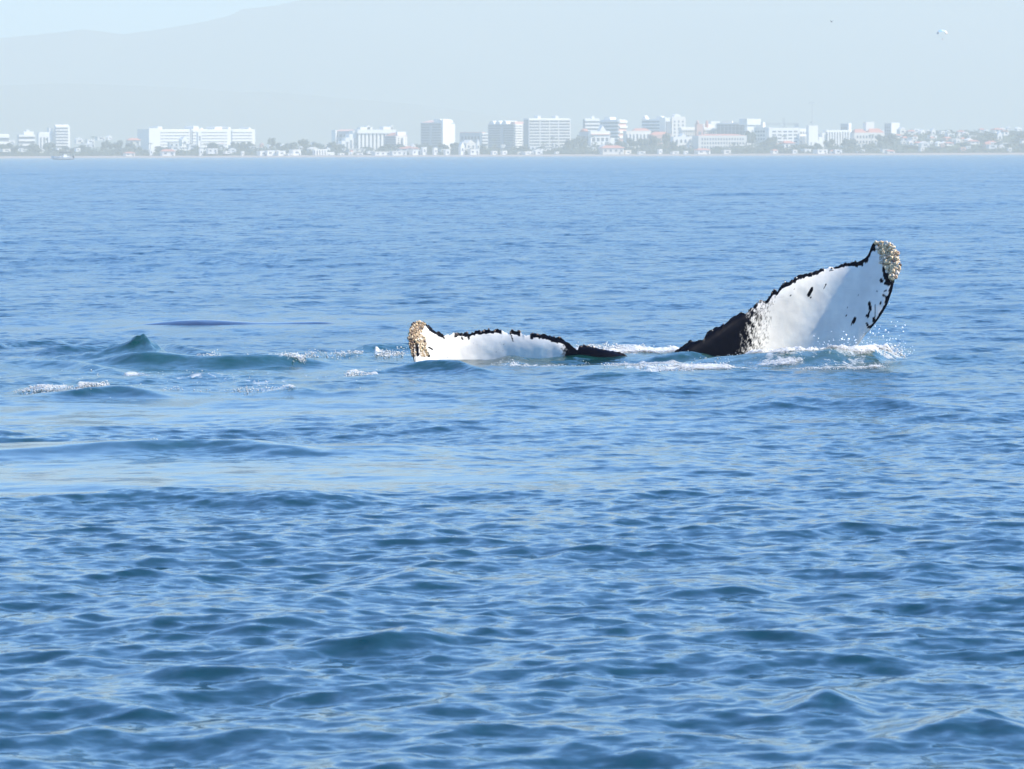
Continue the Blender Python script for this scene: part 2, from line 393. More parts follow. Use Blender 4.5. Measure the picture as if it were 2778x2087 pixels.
ridge_land("mountain", 16000, [(-9000, 240), (-1500, 150), (-300, 118), (0, 101), (127, 89), (240, 77), (297, 85), (342, 92), (443, 79), (557, 60), (633, 41), (665, 25), (760, 16), (823, 3), (950, -14), (1200, -24), (1700, -20), (2200, -26), (2800, -22), (4500, -10), (9000, 120)], 1600, M["mountain_rock"], 15, 5000)
def build_haze():
    m = bpy.data.materials.new("haze_air"); m.use_nodes = True; n = m.node_tree.nodes; l = m.node_tree.links
    n.remove(n["Principled BSDF"])
    pv = n.new("ShaderNodeVolumePrincipled"); pv.inputs["Density"].default_value = 1.85e-4; pv.inputs["Color"].default_value = (.765, .785, .67, 1)
    pv.inputs["Density Attribute"].default_value = ""; pv.inputs["Anisotropy"].default_value = 0.0
    pv.inputs["Absorption Color"].default_value = (0, 0, 0, 1)
    l.new(pv.outputs[0], n["Material Output"].inputs["Volume"])
    try: m.cycles.homogeneous_volume = True
    except Exception: pass
    bm = bmesh.new(); bmesh.ops.create_cube(bm, size=1)
    for v in bm.verts: v.co = Vector((v.co.x*21000, 4800+v.co.y*27400, 308+v.co.z*624))
    o = link("haze", bm_mesh("haze", bm, m)); tag(o, kind="stuff")
build_haze()

# ---------------------------------------------------------------- building kit (unit boxes shared per material)
_box = {}
def box_mesh(m):
    if m not in _box:
        bm = bmesh.new(); bmesh.ops.create_cube(bm, size=1); _box[m] = bm_mesh("box_"+m, bm, M[m])
    return _box[m]
_hip = {}
def hip_mesh(m, kind="hip"):
    if (m, kind) not in _hip:
        if kind == "hip":
            me = mesh("hip_"+m, [(-.5, -.5, 0), (.5, -.5, 0), (.5, .5, 0), (-.5, .5, 0), (-.28, 0, 1), (.28, 0, 1)], [(0, 1, 5, 4), (1, 2, 5), (2, 3, 4, 5), (3, 0, 4), (3, 2, 1, 0)], M[m])
        elif kind == "gable":
            me = mesh("gable_"+m, [(-.5, -.5, 0), (.5, -.5, 0), (.5, .5, 0), (-.5, .5, 0), (0, -.5, 1), (0, .5, 1)], [(0, 1, 4), (1, 2, 5, 4), (2, 3, 5), (3, 0, 4, 5), (3, 2, 1, 0)], M[m])
        elif kind == "dome":
            bm = bmesh.new(); bmesh.ops.create_uvsphere(bm, u_segments=14, v_segments=8, radius=.5)
            for v in bm.verts: v.co.z = max(0, v.co.z)*2
            me = bm_mesh("dome_"+m, bm, M[m], True)
        elif kind == "vault":
            vs = []; fs = []
            for i in range(9):
                t = math.pi*i/8
                for yy in (-.5, .5): vs.append((-.5*math.cos(t), yy, math.sin(t)))
            for i in range(8): fs.append((2*i, 2*i+2, 2*i+3, 2*i+1))
            fs += [tuple(range(0, 18, 2)), tuple(range(17, 0, -2))]
            me = mesh("vault_"+m, vs, fs, M[m])
        _hip[(m, kind)] = me
    return _hip[(m, kind)]

class B:
    """a building: local frame with the near right corner at the origin, front face along -x, side face along +y"""
    def __init__(s, name, label, xl, xc, xr, vtop, Y, rz, m="white_stucco", depth=14, vbase=None, cat="building", group=None):
        s.k = Y/FS; Y = Y*KS; s.Y = Y; rz = rz+15 if rz > 0 else rz; s.rz = R(rz)
        c = P(xc, vtop, Y)
        s.a = (xc-xl)*s.k/math.cos(s.rz); s.b = (xr-xc)*s.k/abs(math.sin(s.rz)) if xr > xc else depth
        s.z0 = P(xc, vbase, Y).z if vbase else 1.2
        if rz > 0 and xr <= xc: s.b = min(depth, max(4.0, .12*(xc-xl)*s.k/math.sin(s.rz)))
        s.h = (c.z-s.z0)/KS; s.root = empty(name, (c.x, Y, s.z0), s.rz); s.root.scale = (KS, KS, KS); s.wallm = m
        tag(s.root, label, cat, group)
        s.part("wall", m, -s.a/2, s.b/2, s.h/2, s.a, s.b, s.h)
    def part(s, name, m, x, y, z, sx, sy, sz, par=None):
        o = link(name, box_mesh(m), s.root, (x, y, z), (0, 0, 0), (sx, sy, sz)); return o
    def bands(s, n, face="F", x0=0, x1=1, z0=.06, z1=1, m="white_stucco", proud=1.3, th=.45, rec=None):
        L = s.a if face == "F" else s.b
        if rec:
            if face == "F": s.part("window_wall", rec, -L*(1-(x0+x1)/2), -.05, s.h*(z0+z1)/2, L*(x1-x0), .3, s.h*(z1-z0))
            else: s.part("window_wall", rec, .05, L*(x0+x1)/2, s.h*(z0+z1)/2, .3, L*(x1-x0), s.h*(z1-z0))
        st = s.h*(z1-z0)/n
        for i in range(n):
            z = s.h*z0+st*(i+1)-st*th/2
            if face == "F": s.part("balcony", m, -L*(1-(x0+x1)/2), -proud/2, z, L*(x1-x0), proud, st*th)
            else: s.part("balcony", m, proud/2, L*(x0+x1)/2, z, proud, L*(x1-x0), st*th)
    def piers(s, n, face="F", x0=0, x1=1, z0=0, z1=.95, m="white_stucco", proud=1.2, th=.5, rec=None):
        L = s.a if face == "F" else s.b
        if rec:
            if face == "F": s.part("window_wall", rec, -L*(1-(x0+x1)/2), -.05, s.h*(z0+z1)/2, L*(x1-x0), .3, s.h*(z1-z0))
            else: s.part("window_wall", rec, .05, L*(x0+x1)/2, s.h*(z0+z1)/2, .3, L*(x1-x0), s.h*(z1-z0))
        st = L*(x1-x0)/n
        for i in range(n):
            p = L*x0+st*(i+.5)
            if face == "F": s.part("pier", m, p-L, -proud/2, s.h*(z0+z1)/2, st*th, proud, s.h*(z1-z0))
            else: s.part("pier", m, proud/2, p, s.h*(z0+z1)/2, proud, st*th, s.h*(z1-z0))
    def windows(s, nx, nz, face="F", x0=.05, x1=.95, z0=.1, z1=.92, m="window_glass", w=.6, hh=.5):
        L = s.a if face == "F" else s.b
        for i in range(nx):
            for j in range(nz):
                p = L*(x0+(x1-x0)*(i+.5)/nx); z = s.h*(z0+(z1-z0)*(j+.5)/nz)
                ww = L*(x1-x0)/nx*w; wh = s.h*(z1-z0)/nz*hh
                if face == "F": s.part("window", m, p-L, -.06, z, ww, .3, wh)
                else: s.part("window", m, .06, p, z, .3, ww, wh)
    def top(s, name, m, x0, x1, hgt, y0=.1, y1=.9, kind=None):
        x = -s.a*(1-(x0+x1)/2); sx = s.a*(x1-x0); y = s.b*(y0+y1)/2; sy = s.b*(y1-y0)
        if kind: return link(name, hip_mesh(m, kind), s.root, (x, y, s.h+.02), (0, 0, 0), (sx, sy, hgt))
        return s.part(name, m, x, y, s.h+hgt/2+.01, sx, sy, hgt)

W, CR, GR, PK, TC, RC = "white_stucco", "cream_stucco", "grey_and_shade", "pink_stucco", "terracotta", "recess"
# ---- the skyline from left to right
b = B("apartment_block", "low white apartment block cut by the left edge of the photo", -40, 24, 24, 366, 4330, 14); b.bands(2, z0=.4, rec=RC); b.top("parapet", W, 0, 1, .6)
b = B("terraced_building", "white stepped terrace building just left of the slotted block", 52, 94, 94, 366, 4330, 12); b.bands(3, z0=.4, rec=RC); b.top("upper_storey", W, .35, .95, 3); b.top("roof_box", W, .5, .7, 4.4)
b = B("apartment_block", "white block with tall dark window slots left of the tower", 106, 135, 135, 362, 4320, 12); b.windows(3, 1, z0=.3, z1=.9, w=.35, hh=.8); b.top("parapet", W, .1, 1, 1)
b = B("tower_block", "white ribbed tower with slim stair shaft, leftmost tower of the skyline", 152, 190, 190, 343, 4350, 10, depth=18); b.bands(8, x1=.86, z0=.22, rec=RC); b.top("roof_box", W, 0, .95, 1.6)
b.part("stair_tower", W, -b.a-3.2, 6, b.h*.47, 3.2, 6, b.h*.94); b.part("link_wall", GR, -b.a-.8, 9, b.h*.42, 1.6, 8, b.h*.84)
b = B("long_hotel", "long white slab hotel with thin floor lines and blank ends", 415, 692, 692, 351, 4420, 17, depth=26)
for x0, x1 in ((.11, .38), (.41, .735), (.78, .97)): b.bands(6, x0=x0, x1=x1, z0=.3, z1=.97, rec=RC, th=.72, proud=.9)
b.part("joint", GR, -b.a*.605, -.2, b.h*.55, .8, .6, b.h*.9); b.part("end_wall", W, -b.a*.945, -.5, b.h*.5+.5, b.a*.105, 1.2, b.h+1)
for x0, x1, hh in ((.1, .14, 2.5), (.43, .48, 3), (.63, .70, 2.4), (.76, .78, 2.2), (.95, .97, 1.6), (.5, .52, 1.2)): b.top("roof_box", W, x0, x1, hh)
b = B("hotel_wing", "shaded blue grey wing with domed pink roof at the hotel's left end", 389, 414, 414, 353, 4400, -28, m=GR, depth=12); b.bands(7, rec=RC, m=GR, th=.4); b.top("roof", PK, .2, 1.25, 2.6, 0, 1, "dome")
b = B("beach_pavilion", "small white pillared pavilion on the beach below bare trees", 853, 888, 888, 407, 4230, 10); b.piers(5, rec=RC); b.part("annex", W, 3.5, 4, b.h*.36, 7, 7, b.h*.6); b.top("parapet", W, 0, 1, .5)
b = B("hotel_block", "shaded grey hotel back block with pink roof rim behind the piered hotel", 903, 968, 968, 356, 4400, -22, m=GR, depth=12); b.windows(5, 4); b.top("roof", PK, 0, 1, 1.6, 0, 1, "hip"); b.part("end_tower", W, -b.a+1.5, -1, b.h*.5+.4, 4, 3, b.h+.8)
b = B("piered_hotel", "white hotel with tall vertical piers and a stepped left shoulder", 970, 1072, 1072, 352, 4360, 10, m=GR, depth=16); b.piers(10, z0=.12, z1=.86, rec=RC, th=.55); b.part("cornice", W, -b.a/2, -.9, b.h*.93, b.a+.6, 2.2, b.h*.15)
for i in range(5): b.part("stepped_wing", W, -b.a-3.6*(i+.5), 5, b.h*(.84-.13*i)/2+3, 3.5, 9, b.h*(.84-.13*i)); b.part("window", RC, -b.a-3.6*(i+.5), .4, b.h*(.3-.03*i)+3, 1.5, .5, b.h*(.5-.08*i))
for x0, x1, hh in ((.1, .42, 2.2), (.28, .36, 3.4), (.7, .95, 2.6), (.9, .96, 3.6)): b.top("roof_box", W, x0, x1, hh)
b = B("hotel_block", "corner hotel block with terracotta roof at the piered hotel's right", 1044, 1075, 1104, 369, 4300, -38, m=CR); b.bands(8, z0=.1, rec=RC, m=GR); b.windows(3, 8, face="R", w=.45); b.top("roof", TC, -.02, 1.02, 3, 0, 1, "hip"); b.part("stair_tower", W, 1.2, b.b*.55, b.h*.47, 2.4, 2.5, b.h*.9); b.top("roof_box", W, .85, 1, 3.6)
b = B("tower_block", "tower with a shaded left face and blank bright right face", 1142, 1198, 1232, 333, 4400, -34, m=GR); b.bands(11, z0=.12, rec=RC, m=GR, th=.5)  # left face has its shade in the grey wall colour, lit face white
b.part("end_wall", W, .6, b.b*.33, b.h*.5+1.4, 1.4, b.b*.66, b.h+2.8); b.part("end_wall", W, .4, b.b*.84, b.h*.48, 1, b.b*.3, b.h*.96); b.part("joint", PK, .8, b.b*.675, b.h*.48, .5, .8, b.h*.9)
b.top("roof", PK, 0, .6, 2.2, 0, 1, "hip"); b.top("roof_box", W, .55, .86, 3.2); b.top("roof_vault", W, .75, 1.0, 3, 0, .9, "vault"); b.part("bay", GR, -b.a*.5, -.8, b.h*.46, b.a*.08, 2, b.h*.86)
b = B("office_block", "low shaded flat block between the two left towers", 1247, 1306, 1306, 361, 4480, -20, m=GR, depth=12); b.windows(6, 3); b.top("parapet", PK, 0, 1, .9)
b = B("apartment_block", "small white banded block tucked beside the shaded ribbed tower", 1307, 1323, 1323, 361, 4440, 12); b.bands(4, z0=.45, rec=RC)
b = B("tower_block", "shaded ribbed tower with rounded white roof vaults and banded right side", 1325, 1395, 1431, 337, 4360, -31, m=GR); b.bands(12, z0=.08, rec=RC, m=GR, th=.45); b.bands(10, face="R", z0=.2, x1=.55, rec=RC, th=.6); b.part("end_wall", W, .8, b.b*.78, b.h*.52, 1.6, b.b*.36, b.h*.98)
for i in range(3): b.top("roof_vault", W, .02+.24*i, .22+.24*i, 3, 0, .9, "vault")
b.top("roof_box", PK, .8, .98, 2.2); b.part("bay", GR, -b.a*.45, -.8, b.h*.45, 2.5, 2.2, b.h*.88)
b = B("tower_block", "broad tower striped by eleven white balcony bands", 1434, 1546, 1546, 324, 4340, 6, m=RC, depth=15); b.bands(11, z0=.1, z1=1.0, th=.42, proud=1.6); b.top("parapet", W, 0, 1, .8, 0, 1)
for x in (.27, .7): b.top("roof_box", W, x-.035, x+.035, 3.2)
for x in (0, .27, .5, .72, 1): b.part("pier", W, -b.a*(1-x), -.6, b.h*.55, .7, 1.0, b.h*.9)
b = B("stepped_block", "banded white block with two roof tanks right of the striped tower", 1586, 1626, 1626, 324, 4420, 8, m=RC); b.bands(6, z0=.4, th=.5, proud=1.5); b.top("roof_box", W, .5, .68, 3); b.top("parapet", W, 0, 1, .7)
b = B("stepped_block", "tall pale block with brown top bay behind the domed house", 1627, 1678, 1700, 327, 4430, -24, m=GR); b.bands(7, z0=.3, rec=RC, th=.5); b.bands(4, face="R", z0=.4, rec=PK, m=W); b.top("roof_box", W, .2, .5, 3); b.top("parapet", W, 0, 1, .8)
b = B("domed_villa", "pink domed villa rising from dark trees", 1571, 1600, 1600, 358, 4320, -15, m=GR, depth=8); b.top("dome", TC, 0, .75, 3, 0, 1, "dome"); b.windows(3, 2)
b = B("gabled_hotel", "white gabled hotel with arched doorway and pink rims", 1602, 1655, 1655, 356, 4300, 12); b.windows(4, 2, z0=.2, z1=.8); b.top("gable", W, .45, .8, 5, 0, 1, "gable"); b.part("cornice", PK, -b.a/2, -.4, b.h*.86, b.a, 1, .8); b.part("archway", RC, -3, -.1, b.h*.3, 3.2, .5, b.h*.5); b.part("wing", W, 2, 3, b.h*.36, 5, 6, b.h*.72)
b = B("tiled_hotel", "pale hotel under a long terracotta roof with white piers", 1698, 1766, 1766, 355, 4380, 8, m=CR); b.piers(7, rec=RC, z0=.1, z1=.86, th=.45); b.top("roof", TC, .3, 1.0, 2.2, 0, 1, "hip"); b.part("floor_slab", W, -b.a/2, -.8, b.h*.55, b.a, 1.8, .7)
b = B("apartment_block", "banded block with balconies left of the rounded white tower", 1742, 1802, 1802, 324, 4470, -16, m=GR, depth=12); b.bands(6, z0=.45, rec=RC, th=.5); b.top("gable", W, 0, .2, 3.5, 0, 1, "gable"); b.top("roof_vault", W, .62, .92, 3, 0, 1, "vault")
b = B("round_topped_tower", "cream tower with rounded white tops, tallest of the skyline", 1822, 1860, 1860, 317, 4440, 14, m=CR); b.windows(3, 6, z0=.35, w=.35); b.top("roof_vault", W, .15, .65, 2.4, 0, 1, "vault"); b.part("side_wing", W, -b.a-3.5, 6, b.h*.49, 6, 10, b.h*.98); b.part("window_wall", RC, -b.a-3.5, .8, b.h*.6, 4, .6, b.h*.55)
b = B("tiled_hotel", "pink gabled hotel wing in front of the rounded tower", 1765, 1822, 1822, 366, 4330, 8, m=PK); b.windows(6, 2); b.top("roof", TC, 0, 1, 2.6, 0, 1, "hip")
b = B("colonnaded_hotel", "white hotel of narrow upright windows beside the salmon gateway", 1846, 1890, 1890, 346, 4380, 10); b.piers(9, z0=.35, z1=.85, rec=RC, th=.5); b.part("cornice", W, -b.a/2, -.9, b.h*.93, b.a+.4, 2, 2)
b = B("salmon_gateway", "tall salmon gateway tower with dark arch between white colonnades", 1890, 1907, 1907, 337, 4370, 8, m=PK, depth=8); b.part("archway", RC, -b.a/2, -.1, b.h*.56, b.a*.4, .5, b.h*.4); b.top("dome", PK, 0, .5, 3.6, 0, 1, "dome")
b = B("colonnaded_hotel", "white hotel of upright windows between gateway and dark glass block", 1908, 1944, 1944, 346, 4380, 10); b.piers(7, z0=.35, z1=.85, rec=RC, th=.5); b.part("cornice", W, -b.a/2, -.9, b.h*.93, b.a+.4, 2, 2); b.part("stair_ramp", W, -b.a*.4, 7, b.h+1.6, b.a*.9, 5, 3.2); b.top("dome", TC, .2, .45, 6.5, .2, .8, "dome"); b.part("roof_box", W, 1.2, 7, b.h+4, 9, 5, 3)
b = B("glass_block", "dark glass office block with pale mullions", 1945, 2026, 2026, 337, 4360, -8, m="glass_facade"); b.part("parapet", W, -b.a/2, b.b/2, b.h+.5, b.a+.6, b.b+.6, 1); b.top("roof_box", CR, .18, .5, 3)
for i in range(9): b.part("mullion", GR, -b.a*i/8, -.15, b.h*.7, .35, .4, b.h*.58)
for i in range(4): b.part("transom", GR, -b.a/2, -.12, b.h*(.5+.14*i), b.a, .3, .25)
b = B("flared_tower", "bright white tower with overhanging flared top", 2026, 2045, 2045, 326, 4350, 18); b.part("flared_top", W, -.6, 5, b.h-1.6, 15, 12, 5.4); b.windows(2, 3, z0=.2, z1=.6, w=.3)
b = B("apartment_block", "cream stepped block right of the flared white tower", 2046, 2085, 2085, 346, 4420, -14, m=CR); b.windows(5, 3, z0=.5); b.top("roof_box", CR, .1, .6, 5)
b = B("garden_wing", "low cream wing with salmon roof line below the glass block", 1893, 2026, 2026, 368, 4290, 5, m=CR); b.windows(16, 3, z0=.3, z1=.92, w=.45); b.top("roof", TC, 0, 1, 1.4, 0, 1, "hip")
b = B("arcaded_hotel", "white hotel with arched openings among the trees", 1826, 1892, 1892, 371, 4300, 9); b.windows(5, 2, z0=.25, w=.4); b.part("archway", RC, -b.a*.55, -.1, b.h*.36, 4, .5, b.h*.4); b.top("gable", W, .3, .55, 3, 0, 1, "gable"); b.piers(3, x0=.6, x1=1, z0=.1, z1=.8, th=.35)
b = B("gridded_hotel", "white hotel with a grid of broad dark windows", 2084, 2168, 2168, 349, 4340, 11); b.windows(5, 5, x0=.09, x1=.97, z0=.3, z1=.95, w=.66, hh=.42); b.top("parapet", W, 0, 1, .6, 0, 1)
b = B("apartment_block", "white stepped block between the gridded hotel and the mast block", 2168, 2192, 2192, 349, 4360, 12); b.windows(3, 3, z0=.4); b.part("lower_wing", W, -2, -4, b.h*.35, 10, 8, b.h*.7)
b = B("blank_block", "blank white cube block carrying a thin antenna mast", 2193, 2219, 2219, 341, 4340, 14); b.windows(2, 2, z0=.15, z1=.45, w=.25); b.part("antenna_mast", "steel", -2.2, 6, b.h+10.5, .28, .28, 21); b.part("mast_arm", "steel", -2.2, 6, b.h+20, 5.5, .7, .8); b.part("mast_platform", "steel", -2.2, 6, b.h+3, 2.4, 2.4, 1)
b = B("ribbed_hotel", "white hotel with slanted stepped left edge and upright ribs", 2240, 2306, 2306, 353, 4360, 9); b.piers(9, z0=.15, z1=.92, rec=RC, th=.5)
for i in range(4): b.part("stepped_wing", W, -b.a-3.6*(i+.5), 5, b.h*(.8-.17*i)/2+2, 3.6, 9, b.h*(.8-.17*i))
b = B("stair_tower", "slim white tower with grey shaded side behind the ribbed hotel", 2281, 2300, 2309, 336, 4420, -30, m=GR, depth=8); b.windows(3, 3, z0=.5); b.part("end_wall", W, .4, b.b/2, b.h*.5+.3, .8, b.b, b.h+.6)  # white tower, its shaded side coloured grey
b = B("tiled_hotel", "terracotta roofed hotel topped by one white box", 2316, 2400, 2400, 360, 4380, 6, m=CR); b.windows(9, 2, z0=.45, w=.45); b.top("roof", TC, 0, .42, 3.2, 0, 1, "hip"); b.top("roof", TC, .45, 1, 3.6, 0, 1, "hip"); b.part("roof_box", W, -b.a*.4, 8, b.h+5.5, 8, 6, 8)
b = B("twin_faced_block", "tall block with shaded grey left half and bright right half", 2401, 2417, 2440, 335, 4400, -48, m=GR, depth=8); b.windows(3, 5, z0=.4); b.part("end_wall", W, .4, b.b/2, b.h*.5+.3, .8, b.b+.4, b.h+.6)  # shade on the left half is put into the wall colour
# ---- tower crane
c0 = P(2126, 420, 4600*KS); kz = P(2126, 337, 4600*KS).z
cr = tag(empty("tower_crane", (c0.x, 4600*KS, 8)), "thin hazy tower crane with a long jib above the rooftops", "crane"); cr.scale = (KS, KS, KS)
def lattice(name, a, bq, w, n, m):
    bm = bmesh.new(); a = Vector(a); bq = Vector(bq); d = (bq-a); L = d.length; q = d.to_track_quat('Z', 'Y')
    def strut(p0, p1, t):
        e = p1-p0; M4 = Matrix.Translation((p0+p1)/2) @ e.to_track_quat('Z', 'Y').to_matrix().to_4x4() @ Matrix.Diagonal((t, t, e.length, 1))
        bmesh.ops.create_cube(bm, size=1, matrix=M4)
    cs = [Vector((sx*w/2, sy*w/2, 0)) for sx, sy in ((-1, -1), (1, -1), (1, 1), (-1, 1))]
    pt = lambda i, t: a + q @ (cs[i % 4]+Vector((0, 0, L*t)))
    for i in range(4): strut(pt(i, 0), pt(i, 1), w*.16)
    for k in range(n):
        for i in range(4): strut(pt(i, k/n), pt(i+1, (k+1)/n), w*.1)
    return bm_mesh(name, bm, M[m])
hz = (kz-8)/KS
link("mast", lattice("mast", (0, 0, 0), (0, 0, hz), 2.2, 14, "steel"), cr); link("jib", lattice("jib", (-3, 0, hz), (-66, 0, hz+1), 1.6, 20, "steel"), cr)
link("counter_jib", lattice("counter_jib", (0, 0, hz), (14, 0, hz), 1.6, 5, "steel"), cr); link("counterweight", box_mesh("grey_and_shade"), cr, (12, 0, hz-1.5), (0, 0, 0), (4, 2, 3)); link("cab", box_mesh(W), cr, (-1.8, -1.6, hz-1.2), (0, 0, 0), (2, 2, 2.4)); link("apex", lattice("apex", (0, 0, hz), (0, 0, hz+6), 1.4, 4, "steel"), cr)

# ---- small houses along the shore: (centre px, base px, width px, height px, roof)
MARK = [(-50, 130, "under the left towers"), (130, 300, "right of the leftmost tower"), (300, 400, "left of the long hotel"), (400, 560, "under the long hotel's left half"), (560, 700, "under the long hotel's right half"), (700, 900, "left of the piered hotel"),
        (900, 1110, "below the piered hotel"), (1110, 1240, "below the blank sided tower"), (1240, 1325, "between the left towers"), (1325, 1434, "below the vaulted tower"), (1434, 1560, "below the striped tower"), (1560, 1700, "below the domed villa"), (1700, 1830, "below the tiled hotel"),
        (1830, 1945, "below the salmon gateway"), (1945, 2084, "below the glass block"), (2084, 2193, "below the gridded hotel"), (2193, 2320, "below the ribbed hotel"), (2320, 2450, "below the twin faced block"), (2450, 2620, "on the low right shore"), (2620, 2900, "near the right edge")]
def mark(u):
    for a, bq, t in MARK:
        if a <= u < bq: return t
    return "along the far shore"
def house(u, vb, w, h, roof, Y, m=W):
    k = Y/FS; Y = Y*KS; p = P(u, vb, Y); z = float(max(1.0, land_z(p.x, Y)-.3, p.z)); ww = w*k; hh = h*k; dd = min(ww, 9)
    rn = {"flat": "flat roofed", "tile": "terracotta roofed", "gable": "gabled"}[roof]
    sz = "wide" if w > 30 else ("tall" if h > w else "small"); cn = {W: "white", CR: "cream", PK: "pink"}[m]
    pos = "on the beach" if vb > 412 else "among the trees"
    o = empty("house", (p.x, Y, z), R(rnd.uniform(14, 34))); o.scale = (KS, KS, KS)
    tag(o, f"{sz} {cn} {rn} house {pos} {mark(u)}".replace("among the trees under", "in trees under").replace("the long hotel's", "the hotel's"), "house", f"houses {mark(u)}")
    link("wall", box_mesh(m), o, (0, 0, hh/2), (0, 0, 0), (ww, dd, hh))
    nw = max(1, int(ww/4))
    for i in range(nw):
        link("window", box_mesh("window_glass"), o, (ww*((i+.5)/nw-.5), -dd/2-.05, hh*.6), (0, 0, 0), (ww/nw*.4, .25, hh*.32))
    link("door", box_mesh("recess"), o, (ww*.3, -dd/2-.04, hh*.2), (0, 0, 0), (min(1.4, ww*.2), .22, hh*.4))
    if roof == "flat": link("roof", box_mesh(m), o, (0, 0, hh+.2), (0, 0, 0), (ww*1.06, dd*1.06, .4))
    elif roof == "tile": link("roof", hip_mesh("terracotta"), o, (0, 0, hh), (0, 0, 0), (ww*1.12, dd*1.15, max(1.2, hh*.4)))
    else: link("roof", hip_mesh(m, "gable"), o, (0, 0, hh), (0, 0, 0), (ww*1.05, dd*1.05, max(1.4, hh*.5)))
HOUSES = [(30, 392, 16, 10, "flat"), (214, 390, 20, 11, "gable"), (243, 390, 20, 10, "flat"), (272, 381, 22, 9, "flat"), (296, 380, 12, 8, "gable"), (362, 396, 34, 15, "tile"), (470, 402, 26, 14, "flat"), (497, 398, 18, 18, "gable"), (520, 405, 22, 13, "flat"), (600, 402, 18, 9, "tile"),
          (630, 404, 16, 8, "flat"), (655, 402, 22, 8, "flat"), (688, 406, 24, 8, "flat"), (540, 398, 10, 38, "flat"), (575, 418, 26, 14, "flat"), (545, 425, 9, 20, "flat"), (630, 414, 18, 8, "gable"), (455, 425, 36, 14, "tile"), (410, 422, 8, 14, "flat"), (658, 424, 7, 12, "flat"), (350, 424, 26, 8, "tile"), (710, 428, 20, 13, "flat"), (735, 428, 36, 14, "flat"), (760, 428, 22, 13, "flat"),
          (710, 400, 10, 8, "gable"), (768, 404, 14, 9, "gable"), (730, 405, 9, 10, "gable"), (800, 427, 24, 16, "flat"), (785, 425, 14, 6, "flat"), (815, 407, 12, 7, "gable"), (848, 398, 10, 7, "gable"), (925, 425, 14, 6, "flat"), (965, 412, 46, 7, "flat"), (1005, 418, 18, 7, "flat"), (950, 426, 10, 8, "flat"), (975, 430, 16, 7, "flat"), (1040, 428, 60, 10, "flat"), (1080, 426, 40, 12, "flat"), (1125, 427, 26, 15, "flat"), (1120, 408, 12, 12, "gable"),
          (1150, 426, 12, 22, "flat"), (1180, 425, 10, 20, "flat"), (1212, 426, 14, 14, "flat"), (1252, 421, 12, 24, "gable"), (1270, 410, 30, 20, "gable"), (1283, 425, 26, 16, "flat"), (1296, 414, 8, 24, "gable"), (1340, 426, 14, 11, "flat"), (1366, 426, 14, 11, "flat"), (1408, 426, 8, 8, "flat"), (1430, 425, 28, 9, "flat"), (1459, 425, 20, 11, "flat"), (1470, 410, 40, 5, "flat"), (1635, 416, 18, 16, "gable"), (1660, 420, 60, 18, "tile"), (1700, 424, 18, 11, "flat"),
          (1740, 420, 18, 8, "flat"), (1790, 422, 10, 14, "flat"), (1830, 422, 18, 8, "flat"), (1860, 421, 10, 9, "flat"), (1905, 420, 36, 12, "tile"), (1970, 420, 20, 11, "flat"), (1780, 410, 10, 6, "gable"), (2100, 417, 16, 8, "tile"), (2135, 405, 34, 16, "tile"), (2155, 419, 12, 11, "flat"), (2163, 394, 8, 8, "gable"), (2225, 419, 30, 12, "flat"), (2272, 418, 20, 11, "flat"), (2210, 393, 34, 10, "gable"), (2285, 405, 14, 6, "flat"), (2312, 405, 16, 6, "flat"), (2340, 416, 10, 9, "flat"),
          (2330, 380, 16, 14, "gable"), (2350, 372, 14, 9, "gable"), (2372, 375, 14, 10, "tile"), (2395, 368, 12, 10, "gable"), (2445, 366, 18, 14, "gable"), (2470, 366, 20, 9, "tile"), (2482, 360, 18, 9, "flat"), (2500, 366, 14, 9, "gable"), (2515, 362, 14, 8, "flat"), (2530, 370, 12, 14, "gable"), (2555, 365, 12, 8, "flat"), (2572, 366, 12, 8, "gable"), (2605, 366, 18, 8, "tile"), (2600, 384, 8, 18, "flat"), (2450, 392, 14, 7, "gable"), (2478, 388, 14, 7, "gable"), (2380, 398, 14, 7, "gable"),
          (2495, 396, 34, 8, "tile"), (2560, 395, 12, 7, "gable"), (2640, 392, 26, 8, "tile"), (2662, 360, 14, 8, "tile"), (2676, 362, 12, 7, "gable"), (2705, 362, 26, 10, "tile"), (2718, 358, 12, 8, "gable"), (2710, 384, 14, 18, "gable"), (2736, 353, 10, 6, "gable"), (2762, 356, 14, 7, "gable"), (2725, 397, 22, 8, "flat"), (2738, 414, 10, 12, "flat"), (2500, 412, 12, 10, "flat"), (2610, 412, 16, 11, "flat"), (2400, 415, 18, 9, "flat"), (2690, 404, 24, 10, "flat")]
for i in range(46):
    u = rnd.uniform(-10, 2430); vb = rnd.uniform(398, 422)
    HOUSES.append((u, vb, rnd.uniform(8, 26), rnd.uniform(5, 11), rnd.choice(("flat", "flat", "flat", "gable", "tile"))))
for i in range(34):
    u = rnd.uniform(2430, 2790); vb = rnd.uniform(364, 404)
    HOUSES.append((u, vb, rnd.uniform(10, 24), rnd.uniform(6, 11), rnd.choice(("flat", "flat", "gable", "tile"))))
NH = {}
for i, (u, vb, w, h, rf) in enumerate(HOUSES):
    vb = min(vb, 424 - (u-1389)*.0036)
    Y = 4222 + max(0, (418-vb))*(5.2 if u < 2430 else 2.4) + rnd.uniform(0, 8)
    house(u, vb, w, h, rf, Y, W if rnd.random() < .72 else (CR if rnd.random() < .8 else PK))

ORD = ["leftmost"]+[q+" from left" for q in "second third fourth fifth sixth seventh eighth ninth tenth eleventh twelfth".split()]
for o in list(COL.objects):
    if o.get("category") == "house": NH.setdefault(o["label"], []).append(o)
for lab, os_ in NH.items():
    if len(os_) > 1:
        for k, o in enumerate(sorted(os_, key=lambda q: q.location.x/q.location.y)): o["label"] = ORD[min(k, 11)] + " " + lab
